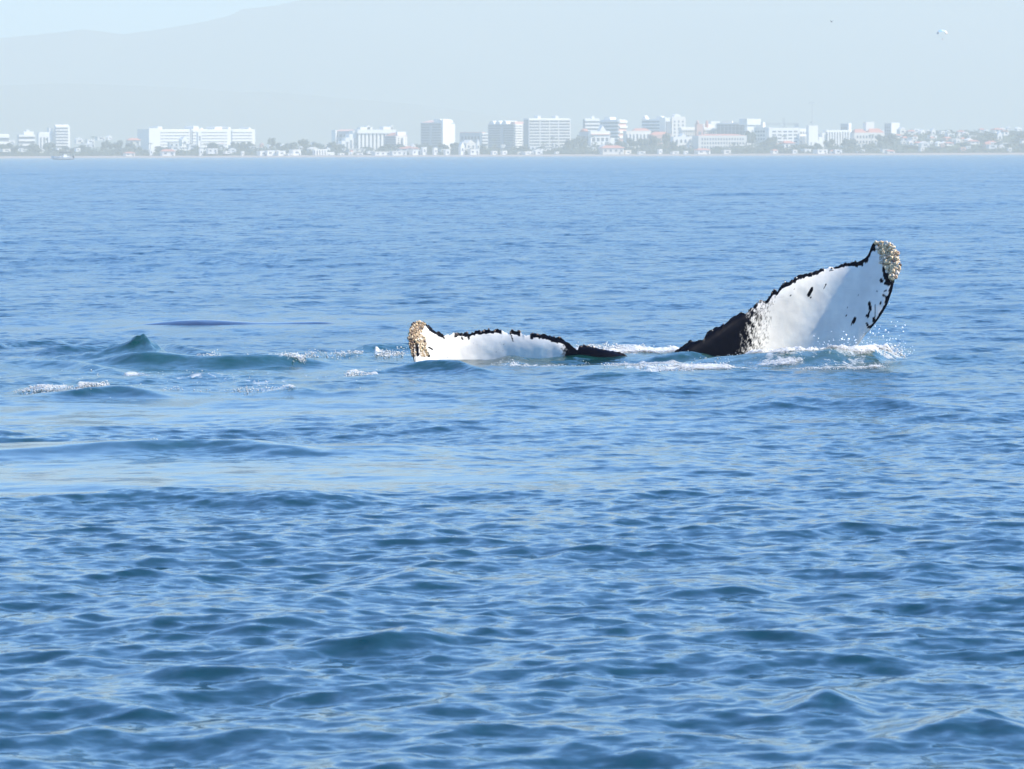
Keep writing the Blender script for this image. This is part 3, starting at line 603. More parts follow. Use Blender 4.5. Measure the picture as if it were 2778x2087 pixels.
# ---- trees along the shore
def crown_mesh(seed, palm=False):
    g = random.Random(seed); vs = []; fs = []
    if palm:
        for i in range(12):
            az = i*2*math.pi/12+g.uniform(-.2, .2); L = g.uniform(2.8, 3.8); dr = g.uniform(.2, 1.5); w = .34
            prev = None
            for k in range(6):
                t = k/5; rr = L*t*(1-.12*dr*t); zz = .9*math.sin(t*2.0)*(1.3-dr*.5)-dr*1.5*t*t
                ww = w*math.sin(math.pi*min(1, t*.9+.12)); c = Vector((math.cos(az)*rr, math.sin(az)*rr, zz)); sd_ = Vector((-math.sin(az), math.cos(az), 0))*ww
                n0 = len(vs); vs += [c-sd_-Vector((0, 0, ww*.6)), c, c+sd_-Vector((0, 0, ww*.6))]
                if k: fs += [(n0-3, n0-2, n0+1, n0), (n0-2, n0-1, n0+2, n0+1)]
        return mesh("palm_crown", vs, fs, M["palm_frond"])
    lobes = [(Vector((g.uniform(-.55, .55), g.uniform(-.5, .5), g.uniform(-.35, .5))), g.uniform(.3, .55)) for _ in range(9)]
    for c, rad in lobes:
        for _ in range(46):
            d = Vector((g.gauss(0, 1), g.gauss(0, 1), g.gauss(0, 1))).normalized()
            p = c + d*rad*g.uniform(.75, 1.08); s = g.uniform(.07, .15)
            a = d.orthogonal().normalized(); a = (a + d*g.uniform(-.5, .5)).normalized(); e = d.cross(a).normalized()
            n0 = len(vs); vs += [p-a*s, p-e*s*.8, p+a*s, p+e*s*.8]; fs.append((n0, n0+1, n0+2, n0+3))
        bm = bmesh.new(); bmesh.ops.create_icosphere(bm, subdivisions=1, radius=rad*.8)
        n0 = len(vs); vs += [v.co*g.uniform(.85, 1.1)+c for v in bm.verts]; fs += [tuple(n0+v.index for v in f.verts) for f in bm.faces]; bm.free()
    return mesh("tree_crown", vs, fs, M["foliage"])
CROWNS = [crown_mesh(s) for s in range(5)]; PALMS = [crown_mesh(20+s, True) for s in range(4)]
def trunk_mesh(bend):
    vs = []; fs = []
    for k in range(6):
        t = k/5; r = .5*(1-.45*t)
        for i in range(7): vs.append((bend*t*t+r*math.cos(i*2*math.pi/7), r*math.sin(i*2*math.pi/7), t))
    for k in range(5):
        for i in range(7): fs.append((k*7+i, k*7+(i+1) % 7, (k+1)*7+(i+1) % 7, (k+1)*7+i))
    return mesh("trunk", vs, fs, M["bark"], True)
TR = trunk_mesh(0.3)
def tree(u, vb, hgt, wid, Y, palm):
    Y = Y*KS; p = P(u, vb, Y); z = float(max(1.5, land_z(p.x, Y)-1))
    nm = "palm_tree" if palm else "tree"
    o = empty(nm, (p.x, Y, z), rnd.uniform(0, 6.28)); o.scale = (KS, KS, KS)
    tag(o, f"{'slim palm' if palm else 'round bushy tree'} {'on the shore' if Y < 4262*KS else 'in the tree belt'} {mark(u)}", "palm tree" if palm else "tree", f"{'palms' if palm else 'trees'} {mark(u)}")
    if palm:
        link("trunk", TR, o, (0, 0, 0), (0, 0, 0), (.5, .5, hgt)); s = wid/7
        link("crown", rnd.choice(PALMS), o, (.15, 0, hgt), (0, 0, rnd.uniform(0, 6)), (s, s, s))
    else:
        link("trunk", TR, o, (0, 0, 0), (0, 0, 0), (.9, .9, hgt*.6))
        link("crown", rnd.choice(CROWNS), o, (0, 0, hgt*.6), (0, 0, rnd.uniform(0, 6)), (wid*.55, wid*.55, hgt*.52))
# outline of the tree belt: (px, top of the trees px)
BELT = [(0, 388), (140, 390), (200, 392), (250, 384), (330, 386), (380, 392), (430, 402), (520, 394), (600, 384), (690, 384), (720, 380), (760, 384), (860, 376), (900, 388), (960, 394), (1040, 392), (1110, 392), (1140, 380), (1200, 388), (1240, 378), (1320, 384), (1360, 390), (1430, 392), (1540, 384), (1575, 360), (1600, 356), (1650, 376), (1740, 380), (1790, 362), (1815, 362), (1840, 392), (1900, 388), (1960, 382), (2030, 366), (2070, 352), (2085, 372), (2150, 386), (2230, 388), (2300, 374), (2340, 372), (2400, 376), (2500, 378), (2570, 376), (2620, 364), (2690, 372), (2740, 362), (2790, 346)]
bx, by = zip(*BELT)
def shrub_belt():
    vs = []; fs = []; g = random.Random(3)
    for i in range(1500):
        u = g.uniform(-60, 2840); Y = g.uniform(4228, 4290); p = P(u, 420, Y); tall = (424-np.interp(u, bx, by))*Y/FS*(1 if u < 2430 else .55)
        hh = max(2.0, tall*g.uniform(.25, .85)*(.4+.6*(Y-4228)/62)); ww = g.uniform(2.5, 5.5)
        for _ in range(40):
            d = Vector((g.gauss(0, 1), g.gauss(0, 1), g.gauss(0, 1))).normalized()*g.uniform(.5, 1)
            c = Vector((p.x+d.x*ww, Y+d.y*ww*.6, .8+hh*(.5+.5*d.z))); s = g.uniform(.5, 1.2)
            a = Vector((g.gauss(0, 1), g.gauss(0, 1), g.gauss(0, 1))).normalized(); e = a.orthogonal().normalized()
            n0 = len(vs); vs += [c-a*s, c-e*s*.8, c+a*s, c+e*s*.8]; fs.append((n0, n0+1, n0+2, n0+3))
    for i in range(420):                      # the low green rise at the right-hand end
        X = g.uniform(300, 480); Y = g.uniform(4285, 4540); zz_ = float(land_z(X*KS, Y*KS))/KS - 1
        hh = g.uniform(2.5, 6); ww = g.uniform(2.2, 4.5)
        for _ in range(30):
            d = Vector((g.gauss(0, 1), g.gauss(0, 1), g.gauss(0, 1))).normalized()*g.uniform(.5, 1)
            c = Vector((X+d.x*ww, Y+d.y*ww*.6, zz_+hh*(.5+.5*d.z))); s = g.uniform(.5, 1.1)
            a = Vector((g.gauss(0, 1), g.gauss(0, 1), g.gauss(0, 1))).normalized(); e = a.orthogonal().normalized()
            n0 = len(vs); vs += [c-a*s, c-e*s*.8, c+a*s, c+e*s*.8]; fs.append((n0, n0+1, n0+2, n0+3))
    tag(link("shrub_belt", mesh("shrub_belt", [v*KS for v in vs], fs, M["foliage"])), "dense hazy shrubs and undergrowth filling the shore between the trees", "shrubs", kind="stuff")
shrub_belt()
n_t = 0
for row, (Y, f0, f1, n) in enumerate(((4300, .0, .35, 84), (4272, .3, .7, 84), (4248, .55, .95, 66))):
    for i in range(n):
        u = (i+rnd.uniform(.1, .9))/n*2860-40
        vt = np.interp(u, bx, by); base = 424-(u-1389)*.0036
        vtop = vt+(base-vt)*rnd.uniform(f0, f1); hgt = max(3.0, (base-vtop)*Y/FS*rnd.uniform(.85, 1.1))
        if u > 2430: hgt *= .55
        palm = rnd.random() < (.3 if row < 2 else .5)
        if palm and row == 0: hgt *= 1.12
        tree(u, base, hgt, (rnd.uniform(6.5, 9) if palm else rnd.uniform(8, 15)), Y+rnd.uniform(-9, 9), palm)

# ---------------------------------------------------------------- motor boat near the far shore
def build_boat():
    Y = 3300.0; p = P(168, 424, Y)
    o = tag(empty("motor_boat", (p.x, Y, 0), R(203)), "small white motor boat with a dark flat canopy off the left shore", "boat"); o.scale = (1.43, 1.43, 1.43)
    st = [(-5.2, 1.15, .95, .1), (-4, 1.35, 1.0, -.25), (-1, 1.45, 1.1, -.35), (2, 1.3, 1.3, -.3), (4, .8, 1.55, 0), (5.3, .05, 1.8, .8)]
    vs = []; fs = []
    for x, w, t, bq in st:
        vs += [(x, -w, t), (x, -w*.8, (t+bq)/2-.1), (x, 0, bq), (x, w*.8, (t+bq)/2-.1), (x, w, t)]
    for i in range(len(st)-1):
        for j in range(4): fs.append((i*5+j, (i+1)*5+j, (i+1)*5+j+1, i*5+j+1))
    fs.append((0, 1, 2, 3, 4)); fs += [(i*5, i*5+4, (i+1)*5+4, (i+1)*5) for i in range(len(st)-1)]
    link("hull", mesh("hull", vs, fs, M["gelcoat"]), o)
    link("console", box_mesh("gelcoat"), o, (-1.4, 0, 1.75), (0, 0, 0), (1.6, 1.6, 1.3)); link("windscreen", box_mesh("window_glass"), o, (-.5, 0, 2.55), (0, -.3, 0), (.1, 1.5, .5))
    link("canopy", box_mesh("dark_canvas"), o, (-1.6, 0, 3.4), (0, .03, 0), (5.2, 2.5, .22))
    for sx in (-3.9, .7):
        for sy in (-1.1, 1.1): link("canopy_post", box_mesh("steel"), o, (sx, sy, 2.2), (0, 0, 0), (.12, .12, 2.3))
    for x in (-3.6, -2.7, 1.0): link("bench", box_mesh("gelcoat"), o, (x, 0, 1.4), (0, 0, 0), (.6, 2, .5))
    ob = link("outboard_motor", box_mesh("dark_plastic"), o, (-5.6, 0, 1.2), (0, .1, 0), (.7, .6, .9)); link("motor_leg", box_mesh("dark_plastic"), o, (-5.6, 0, .4), (0, 0, 0), (.3, .25, 1.2))
    link("bow_rail", box_mesh("steel"), o, (3.6, -.95, 2.0), (0, -.1, .3), (2.6, .08, .08)); link("bow_rail", box_mesh("steel"), o, (3.6, .95, 2.0), (0, -.1, -.3), (2.6, .08, .08))
build_boat()

# ---------------------------------------------------------------- people (small skinned figures)
def skin_figure(name, joints, edges, m, parent, loc):
    me = bpy.data.meshes.new(name); me.from_pydata([j[0] for j in joints], edges, []); me.update()
    o = link(name, me, parent, loc); sk = o.modifiers.new("skin", 'SKIN')
    for i, j in enumerate(joints): me.skin_vertices[0].data[i].radius = (j[1], j[1])
    me.skin_vertices[0].data[0].use_root = True
    o.modifiers.new("sub", 'SUBSURF').levels = 1
    dg = bpy.context.evaluated_depsgraph_get(); me2 = bpy.data.meshes.new_from_object(o.evaluated_get(dg)); o.modifiers.clear(); me2.materials.clear(); me2.materials.append(m); o.data = me2
    return o
def build_parasail():
    Y = 3900.0; p = P(2556, 86, Y); k = Y/FS; q = P(2557, 108, Y)
    o = tag(empty("parasail", (p.x, Y, p.z-2)), "hazy blue and white parasail canopy high in the upper right sky", "parasail")
    W2, D2, H2 = 4.3, 2.6, 3.4; ng = 12
    cols = ["sail_dark", "sail_tan", "sail_white", "sail_blue", "sail_blue", "sail_blue", "sail_white", "sail_blue", "sail_white", "sail_white", "sail_tan", "sail_tan"]
    for g in range(ng):
        vs = []; fs = []
        for i in range(2):
            t = (g+i)/ng*math.pi
            for j in range(7):
                s = (j/6-.5)*math.pi
                r = math.cos(s*.8)
                vs.append((-W2*math.cos(t)*(.55+.45*r), D2*math.sin(s), H2*math.sin(t)**.8*(.35+.65*r)))
        for j in range(6): fs.append((j, j+1, 7+j+1, 7+j))
        me = mesh("canopy_panel", vs, fs, M[cols[g]], True); link("canopy_panel", me, o)
    bm = bmesh.new(); hang = Vector((q.x-p.x, 0, q.z-p.z+3.0))
    for i in range(9):
        t = math.pi*i/8; a = Vector((-W2*math.cos(t), 0, .25*math.sin(t))); e = hang-a
        bmesh.ops.create_cube(bm, size=1, matrix=Matrix.Translation((a+hang)/2) @ e.to_track_quat('Z', 'Y').to_matrix().to_4x4() @ Matrix.Diagonal((.03, .03, e.length, 1)))
    link("suspension_line", bm_mesh("suspension_line", bm, M["sail_white"]), o)
    r = tag(empty("person", (q.x, Y, q.z-.4)), "person in an orange vest hanging below the parasail with legs dangling", "person")
    J = [((0, 0, .5), .16), ((0, 0, .75), .15), ((0, 0, 1.0), .17), ((0, 0, 1.2), .08), ((0, -.03, 1.4), .12), ((-.2, 0, 1.05), .07), ((-.28, -.1, 1.35), .05), ((-.2, -.1, 1.62), .045), ((.2, 0, 1.05), .07), ((.28, -.1, 1.35), .05), ((.2, -.1, 1.62), .045),
         ((-.11, -.15, .42), .1), ((-.13, -.42, .32), .075), ((-.13, -.4, -.1), .05), ((-.13, -.5, -.18), .04), ((.11, -.15, .42), .1), ((.13, -.42, .32), .075), ((.13, -.4, -.1), .05), ((.13, -.5, -.18), .04)]
    E = [(0, 1), (1, 2), (2, 3), (3, 4), (2, 5), (5, 6), (6, 7), (2, 8), (8, 9), (9, 10), (0, 11), (11, 12), (12, 13), (13, 14), (0, 15), (15, 16), (16, 17), (17, 18)]
    skin_figure("body", J, E, M["skin"], r, (0, 0, 0))
    link("life_vest", hip_mesh("orange_vest", "dome"), r, (0, 0, .6), (0, 0, 0), (.52, .42, .55))
build_parasail()
def build_bird():
    Y = 1500.0; p = P(2256, 60, Y)
    o = tag(empty("bird", tuple(p), R(35)), "single dark bird gliding in the pale sky left of the parasail", "bird"); o.scale = (1.5, 1.5, 1.5)
    vs = []; fs = []
    for k in range(9):
        t = k/8; r = .07*math.sin(math.pi*t)**.7+.004
        for i in range(8): vs.append((r*math.cos(i*math.pi/4), -.3+.6*t, r*.9*math.sin(i*math.pi/4)+.03*t))
    for k in range(8):
        for i in range(8): fs.append((k*8+i, k*8+(i+1) % 8, (k+1)*8+(i+1) % 8, (k+1)*8+i))
    link("body", mesh("body", vs, fs, M["feather_dark"], True), o)
    for s in (-1, 1):
        vs = []; fs = []
        for k, (x, yc, ch, z) in enumerate(((.04, 0, .2, .02), (.2, .05, .2, .1), (.38, .02, .15, .15), (.52, -.06, .07, .13), (.6, -.13, .01, .1))):
            vs += [(s*x, yc+ch/2, z), (s*x, yc, z+.015), (s*x, yc-ch/2, z-.005)]
            if k: n0 = k*3; fs += [(n0-3, n0-2, n0+1, n0), (n0-2, n0-1, n0+2, n0+1)]
        w = link("wing", mesh("wing", vs, fs, M["feather_dark"], True), o); w.rotation_euler = (0, -s*.35, 0)
    link("tail", mesh("tail", [(-.02, -.28, .0), (.02, -.28, 0), (.07, -.44, 0), (0, -.41, .01), (-.07, -.44, 0)], [(0, 1, 2, 3, 4)], M["feather_dark"]), o)
build_bird()

# ---------------------------------------------------------------- the whale's tail
DW = 52.9
def skin_mat():
    m, n, l, b = newmat("whale_skin")
    at = n.new("ShaderNodeAttribute"); at.attribute_name = "pigment"
    tc = n.new("ShaderNodeTexCoord"); nz = n.new("ShaderNodeTexNoise"); nz.inputs["Scale"].default_value = 55; nz.inputs["Detail"].default_value = 4; l.new(tc.outputs["Object"], nz.inputs["Vector"])
    ad = n.new("ShaderNodeMath"); ad.operation = 'MULTIPLY_ADD'; ad.inputs[1].default_value = .5; l.new(nz.outputs["Fac"], ad.inputs[0]); l.new(at.outputs["Fac"], ad.inputs[2])
    mr = n.new("ShaderNodeMapRange"); mr.inputs["From Min"].default_value = .42; mr.inputs["From Max"].default_value = 1.02; l.new(ad.outputs[0], mr.inputs["Value"])
    n2 = n.new("ShaderNodeTexNoise"); n2.inputs["Scale"].default_value = 4.5; n2.inputs["Detail"].default_value = 5; l.new(tc.outputs["Object"], n2.inputs["Vector"])
    wv = n.new("ShaderNodeMapping"); wv.inputs["Scale"].default_value = (5, 5, 1.8); wv.inputs["Rotation"].default_value = (0, .35, 0); l.new(tc.outputs["Object"], wv.inputs["Vector"])
    n3 = n.new("ShaderNodeTexNoise"); n3.inputs["Scale"].default_value = 1.4; n3.inputs["Detail"].default_value = 3; l.new(wv.outputs[0], n3.inputs["Vector"])
    mm = n.new("ShaderNodeMath"); mm.operation = 'MULTIPLY'; l.new(n2.outputs["Fac"], mm.inputs[0]); l.new(n3.outputs["Fac"], mm.inputs[1])
    w = n.new("ShaderNodeMix"); w.data_type = 'RGBA'; w.inputs["A"].default_value = (.64, .59, .51, 1); w.inputs["B"].default_value = (.78, .72, .61, 1)
    mr2 = n.new("ShaderNodeMapRange"); mr2.inputs["From Min"].default_value = .12; mr2.inputs["From Max"].default_value = .36; l.new(mm.outputs[0], mr2.inputs["Value"]); l.new(mr2.outputs[0], w.inputs["Factor"])
    c = n.new("ShaderNodeMix"); c.data_type = 'RGBA'; c.inputs["B"].default_value = (.0012, .0016, .005, 1)
    sm = n.new("ShaderNodeMapping"); sm.inputs["Rotation"].default_value = (0, .9, 0); sm.inputs["Scale"].default_value = (1.1, 1, 30); l.new(tc.outputs["Object"], sm.inputs["Vector"])
    n4 = n.new("ShaderNodeTexNoise"); n4.inputs["Scale"].default_value = 2.2; n4.inputs["Detail"].default_value = 2; n4.inputs["Distortion"].default_value = .6; l.new(sm.outputs[0], n4.inputs["Vector"])
    mr4 = n.new("ShaderNodeMapRange"); mr4.inputs["From Min"].default_value = .66; mr4.inputs["From Max"].default_value = .74; mr4.inputs["To Max"].default_value = .38; l.new(n4.outputs["Fac"], mr4.inputs["Value"])
    scr = n.new("ShaderNodeMix"); scr.data_type = 'RGBA'; scr.inputs["B"].default_value = (.33, .33, .34, 1); l.new(mr4.outputs[0], scr.inputs["Factor"]); l.new(w.outputs["Result"], scr.inputs["A"])
    ca = n.new("ShaderNodeAttribute"); ca.attribute_name = "crust"; cru = n.new("ShaderNodeMix"); cru.data_type = 'RGBA'
    n5 = n.new("ShaderNodeTexNoise"); n5.inputs["Scale"].default_value = 38; n5.inputs["Detail"].default_value = 5; l.new(tc.outputs["Object"], n5.inputs["Vector"])
    crc = n.new("ShaderNodeMix"); crc.data_type = 'RGBA'; crc.inputs["A"].default_value = (.10, .06, .03, 1); crc.inputs["B"].default_value = (.52, .38, .22, 1); l.new(n5.outputs["Fac"], crc.inputs["Factor"])
    l.new(scr.outputs["Result"], c.inputs["A"]); l.new(mr.outputs[0], c.inputs["Factor"]); l.new(c.outputs["Result"], cru.inputs["A"]); l.new(crc.outputs["Result"], cru.inputs["B"]); l.new(ca.outputs["Fac"], cru.inputs["Factor"]); l.new(cru.outputs["Result"], b.inputs["Base Color"])
    b.inputs["Roughness"].default_value = .36; b.inputs["IOR"].default_value = 1.36
    sp = n.new("ShaderNodeMapRange"); sp.inputs["To Min"].default_value = .5; sp.inputs["To Max"].default_value = .09; l.new(mr.outputs[0], sp.inputs["Value"]); l.new(sp.outputs[0], b.inputs["Specular IOR Level"])
    bp = n.new("ShaderNodeBump"); bp.inputs["Strength"].default_value = .3; bp.inputs["Distance"].default_value = .02; l.new(n2.outputs["Fac"], bp.inputs["Height"]); l.new(bp.outputs[0], b.inputs["Normal"])
    return m
M["whale_skin"] = skin_mat()
def c6(u, v): return (1800+u/3.16, 620+v/3.16)
def c7(u, v): return (1080+u/3.16, 840+v/3.16)
TOP = [c7(*p) for p in ((92, 230), (100, 170), (125, 118), (175, 98), (228, 108), (250, 135), (300, 178), (350, 203), (390, 226), (440, 226), (520, 208), (600, 212), (680, 192), (740, 183), (790, 183), (850, 174), (900, 196), (950, 206), (972, 174), (1040, 197), (1080, 236), (1135, 216), (1200, 212), (1290, 227), (1350, 246), (1400, 242), (1430, 270), (1500, 325), (1540, 345), (1552, 308), (1600, 305), (1700, 330), (1800, 349), (1900, 366), (1960, 392), (2010, 450), (2080, 520), (2270, 520), (2330, 450))] + \
      [c6(*p) for p in ((100, 1046), (140, 1024), (230, 966), (340, 966), (375, 882), (440, 857), (520, 822), (610, 752), (668, 716), (700, 734), (780, 662), (820, 618), (865, 628), (905, 592), (935, 545), (975, 545), (1010, 492), (1090, 457), (1160, 412), (1230, 387), (1290, 380), (1350, 348), (1400, 350), (1480, 327), (1570, 304), (1640, 296), (1700, 271), (1745, 236), (1768, 192), (1788, 135), (1815, 118), (1880, 112), (1930, 135), (1965, 200), (1985, 300), (1980, 455))]
BOT = [c6(*p) for p in ((1500, 1200), (1600, 1120), (1660, 1010), (1725, 918), (1760, 880), (1800, 832), (1840, 782), (1880, 722), (1920, 652), (1940, 592), (1962, 530), (1972, 475), (1980, 458))]
tu = np.array([p[0] for p in TOP]); tv = np.array([p[1] for p in TOP]); bu = np.array([p[0] for p in BOT]); bv = np.array([p[1] for p in BOT])
_th_u = [1105, 1170, 1240, 1300, 1380, 1480, 1580, 1700, 1830, 1950, 2060, 2150, 2205, 2240, 2300, 2440]
_th_a = [46, 42, 25, 0, -16, -18, -10, 10, 24, 28, 25, 14, -8, -22, -27, -30]
_uu = np.linspace(1040, 2520, 1481); _yy = np.concatenate([[0], np.cumsum(np.tan(np.radians(np.interp(_uu, _th_u, _th_a)))[:-1])])*DW/FS
_yy -= np.interp(1300, _uu, _yy)
KNOBS = [(rnd.uniform(1160, 2330), rnd.uniform(2.4, 6.5), rnd.uniform(1.2, 5.0)) for _ in range(120)]
def fl_top(u):
    t = np.interp(u, tu, tv)
    k = np.zeros_like(u)
    for c, w, h in KNOBS: k = np.maximum(k, h*np.exp(-((u-c)/w)**4))
    k = k*((u < 1560) | (u > 1860))
    return t, k - (vnoise(u*.35, u*0, 61)-.5)*3.0
def fl_y(u, v):
    up = np.where(u > 1800, u + .48*(v-860)*sstep(2000, 2150, u), u)
    lean = (v-970)*DW/FS*np.where(u > 1750, -.10, -.22)*-1
    return DW + np.interp(up, _uu, _yy) - lean*.6
def fl_pos(u, v):
    d = (np.outer((u-1389)/FS, np.array(cR)) + np.outer(-(v-1043.5)/FS, np.array(cU)) + np.array(cF))
    Y = fl_y(u, v); t = Y/d[:, 1]
    p = d*t[:, None]; p[:, 2] += CAM_H
    return p
ORI = P(1650, 985, DW)
TIP_R = [c6(*p) for p in ((1812, 122), (1890, 108), (1960, 140), (2005, 200), (2020, 250), (2032, 340), (2018, 380), (1990, 425), (1965, 455), (1935, 430), (1925, 370), (1885, 325), (1850, 280), (1845, 210))]
TIP_L1 = [c7(*p) for p in ((88, 235), (100, 165), (130, 112), (180, 92), (238, 118), (215, 165), (180, 215), (140, 250))]
TIP_L2 = [c7(*p) for p in ((130, 235), (190, 205), (238, 240), (242, 320), (262, 392), (240, 405), (190, 400), (178, 300), (135, 262))]
def build_whale():
    root = tag(empty("whale", tuple(ORI)), "humpback whale showing both tail flukes, white underside and barnacled tips", "whale")
    s = np.linspace(0, 1, 600); s = s*.92 + .08*(.5-.5*np.cos(math.pi*s))
    u = tu[0] + (tu[-1]-tu[0])*s
    t = np.linspace(0, 1, 90); tt = .5-.5*np.cos(math.pi*t); tt = .6*tt+.4*t
    top, knob = fl_top(u); bot = np.where(u < bu[0], 1075.0, np.interp(u, bu, bv)); bot = np.where(u < 1128, np.interp(u, [1107, 1112, 1120, 1128], [925, 945, 968, 1000]), bot); bot = np.maximum(bot, top+1.5)
    U, T = np.meshgrid(u, tt, indexing='ij'); V = bot[:, None]+(top-bot)[:, None]*T
    ker = np.hanning(65); ker /= ker.sum()
    tsm = np.convolve(np.pad(top, 32, mode='edge'), ker, 'valid')
    dtop = np.clip(V-tsm[:, None], 0, None)*DW/FS + (1-T)*.02
    V = V - knob[:, None]*np.exp(-(1-T)*(bot-top)[:, None]/5.0)
    wob = (fbm(U*.02, V*.02, 71, 3)-.5)*.03
    Pm = fl_pos(U.ravel(), V.ravel())
    th = np.interp(u, [1105, 1180, 1500, 1640, 1850, 2000, 2250, 2380, 2432], [.05, .07, .13, .22, .22, .15, .08, .06, .03])
    endt = np.minimum(1, np.sqrt(np.clip((u-u[0])/14, 0, 1)))*np.minimum(1, np.sqrt(np.clip((u[-1]-u)/14, 0, 1)))
    hgt = (bot-top)[:, None]*DW/FS
    dist = np.minimum(dtop, T*hgt)
    prof = np.sqrt(np.clip(1-(1-np.clip(dist/.16, 0, 1))**2, 0, 1))
    half = (th*endt)[:, None]*.5*prof
    front = Pm.copy(); front[:, 1] -= (half+wob*prof*.4).ravel()
    back = Pm.copy(); back[:, 1] += half.ravel()
    nr, nc = U.shape
    F = front.reshape(nr, nc, 3); Bk = back.reshape(nr, nc, 3)[:, ::-1][:, 1:-1]
    ring = np.concatenate([F, Bk], 1)
    # pigment ---------------------------------------------------------
    pg = np.zeros_like(U); n1 = fbm(U*.16, V*.16, 81, 4); n2 = .45*fbm(U*.2-V*.08, V*.12+U*.04, 91, 2)+.55*fbm(U*.5-V*.2, V*.28+U*.1, 92, 3); n3 = fbm(U*.05, V*.05, 95, 3)
    dt = V-top[:, None]
    inL = U < 1700
    # right lobe: black root breaking up into speckles
    edge = 2046 + (840-V)*.16
    pr = np.clip((edge+55-U)/115, 0, 1)
    pg = np.where(inL, pg, np.maximum(pg, np.clip(pr*1.25-(n2-.5)*2.3*np.minimum(1, (1-pr)*1.8)*(pr > 0.02), 0, 1)))
    sp = (U > 2060) & (U < 2120)
    pg = np.where(sp & (~inL), np.maximum(pg, (n2 > .70)*.8*sstep(2120, 2075, U)), pg)
    # left lobe
    pl = sstep(1500, 1572, U + (V-930)*.35)
    pg = np.where(inL, np.maximum(pg, np.where(U > 1568, 1.0, np.clip(pl*1.25-(1-pl)*(n2-.36)*3.0, 0, 1))), pg)
    # dark serrated rim along the top
    mw = np.interp(U, [1110, 1150, 1200, 1260, 1380, 1395, 1420, 1440, 1540, 1850, 2060, 2150, 2300, 2340, 2370, 2400], [14, 9, 8, 6, 9, 9, 10, 9, 14, 14, 9, 9, 7, 15, 20, 10])
    gap = ((U > 1362) & (U < 1382)) | ((U > 1412) & (U < 1438)) | ((U > 1206) & (U < 1232)) | ((U > 2055) & (U < 2075)) | ((U > 2022) & (U < 2045) & (dt < 9)) | ((U > 2235) & (U < 2262) & (dt < 6))
    rim = (dt < mw*(.45+1.1*n1)) & ~gap
    pg = np.where(rim, np.maximum(pg, .95), pg)
    # drips and marks below the rim
    def seg(u0_, v0_, u1_, v1_, w):
        dx, dy = u1_-u0_, v1_-v0_; L2 = dx*dx+dy*dy
        q = np.clip(((U-u0_)*dx+(V-v0_)*dy)/L2, 0, 1); d = np.hypot(U-u0_-q*dx, V-v0_-q*dy)
        return d < w*(.7+.6*n1)
    for a in ((c7(545, 235), c7(552, 255), 2.2), (c7(600, 225), c7(606, 250), 2.5), (c7(970, 220), c7(985, 270), 1.4), (c7(262, 322), c7(300, 342), 1.5), (c7(225, 340), c7(265, 395), 4), (c7(155, 260), c7(165, 385), 5),
              (c6(1270, 515), c6(1240, 570), 4.2), (c6(1390, 480), c6(1375, 510), 1.6), (c6(1085, 572), c6(1088, 576), 2), (c6(1258, 588), c6(1260, 590), 1.6), (c6(1118, 515), c6(1119, 516), 1.4), (c6(1762, 640), c6(1770, 700), 4), (c6(1770, 700), c6(1748, 750), 2.2), (c6(1745, 748), c6(1750, 752), 4.2), (c6(1812, 655), c6(1810, 760), 1.3),
              (c6(1640, 770), c6(1625, 805), 4.4), (c6(1607, 815), c6(1605, 830), 1.4), (c6(1562, 745), c6(1563, 747), 2.2), (c6(1860, 630), c6(1858, 645), 2.2), (c6(1885, 570), c6(1888, 578), 3), (c6(1740, 810), c6(1755, 850), 2.6), (c6(1755, 850), c6(1800, 820), 2.4), (c6(1800, 770), c6(1805, 800), 3.6),
              (c6(1865, 440), c6(1870, 450), 4.6), (c6(1885, 340), c6(1900, 430), 4.5), (c6(1920, 400), c6(1925, 470), 7), (c6(1905, 470), c6(1930, 480), 5), (c6(1890, 540), c6(1910, 530), 2), (c6(1900, 585), c6(1925, 590), 2.4), (c6(1668, 575), c6(1669, 576), 1.2), (c6(1575, 680), c6(1576, 681), 1), (c6(1828, 538), c6(1829, 539), 1.3)):
        (p0, p1, w) = a
        pg = np.where(seg(*p0, p1[0]+.01, p1[1]+.01, w), .97, pg)
    pg = np.where((U < 1124) & (V > 912) & (n1 > .30), .95, pg)
    # dark leading edge on the right
    er = np.interp(V, [p[1] for p in BOT][::-1], [p[0] for p in BOT][::-1])-U
    pg = np.where((U > 2330) & (V > 765) & (V < 892) & (er < 5+9*n1*sstep(930, 800, V)), .97, pg)
    pg = np.where((U > 2375) & (V < 770) & (V > 650) & (n1 > .52) & (er < 22), .97, pg)
    def polymask(poly):
        c_ = np.zeros(U.shape, bool); j = len(poly)-1
        for i in range(len(poly)):
            (xi, yi), (xj, yj) = poly[i], poly[j]
            if yi != yj: c_ ^= ((yi > V) != (yj > V)) & (U < (xj-xi)*(V-yi)/(yj-yi)+xi)
            j = i
        return c_
    cr = np.zeros_like(U)
    for poly in (TIP_R, TIP_L1, TIP_L2): cr = np.maximum(cr, polymask(poly)*sstep(.28, .45, n2))
    crf = np.concatenate([cr, np.zeros((nr, nc-2))], 1)
    full = np.concatenate([pg, np.ones((nr, nc-2))], 1)
    loc = ring - np.array(ORI)
    me = grid_mesh("flukes", loc.reshape(-1, 3), nr, 2*nc-2, M["whale_skin"], True, closed=True)
    bmx = bmesh.new(); bmx.from_mesh(me); bmesh.ops.recalc_face_normals(bmx, faces=bmx.faces); bmx.to_mesh(me); bmx.free()
    attr(me, "pigment", full); attr(me, "crust", crf)
    link("flukes", me, root)
    # tail stock, below the surface
    vs = []; fs = []
    for k in range(9):
        q = k/8; c = Vector((.1, .15+2.2*q, -.30-.75*q)); rx, rz_ = .22+.3*q, .2+.45*q
        for i in range(16): a = i*math.pi/8; vs.append(c+Vector((rx*math.cos(a), 0, rz_*math.sin(a))))
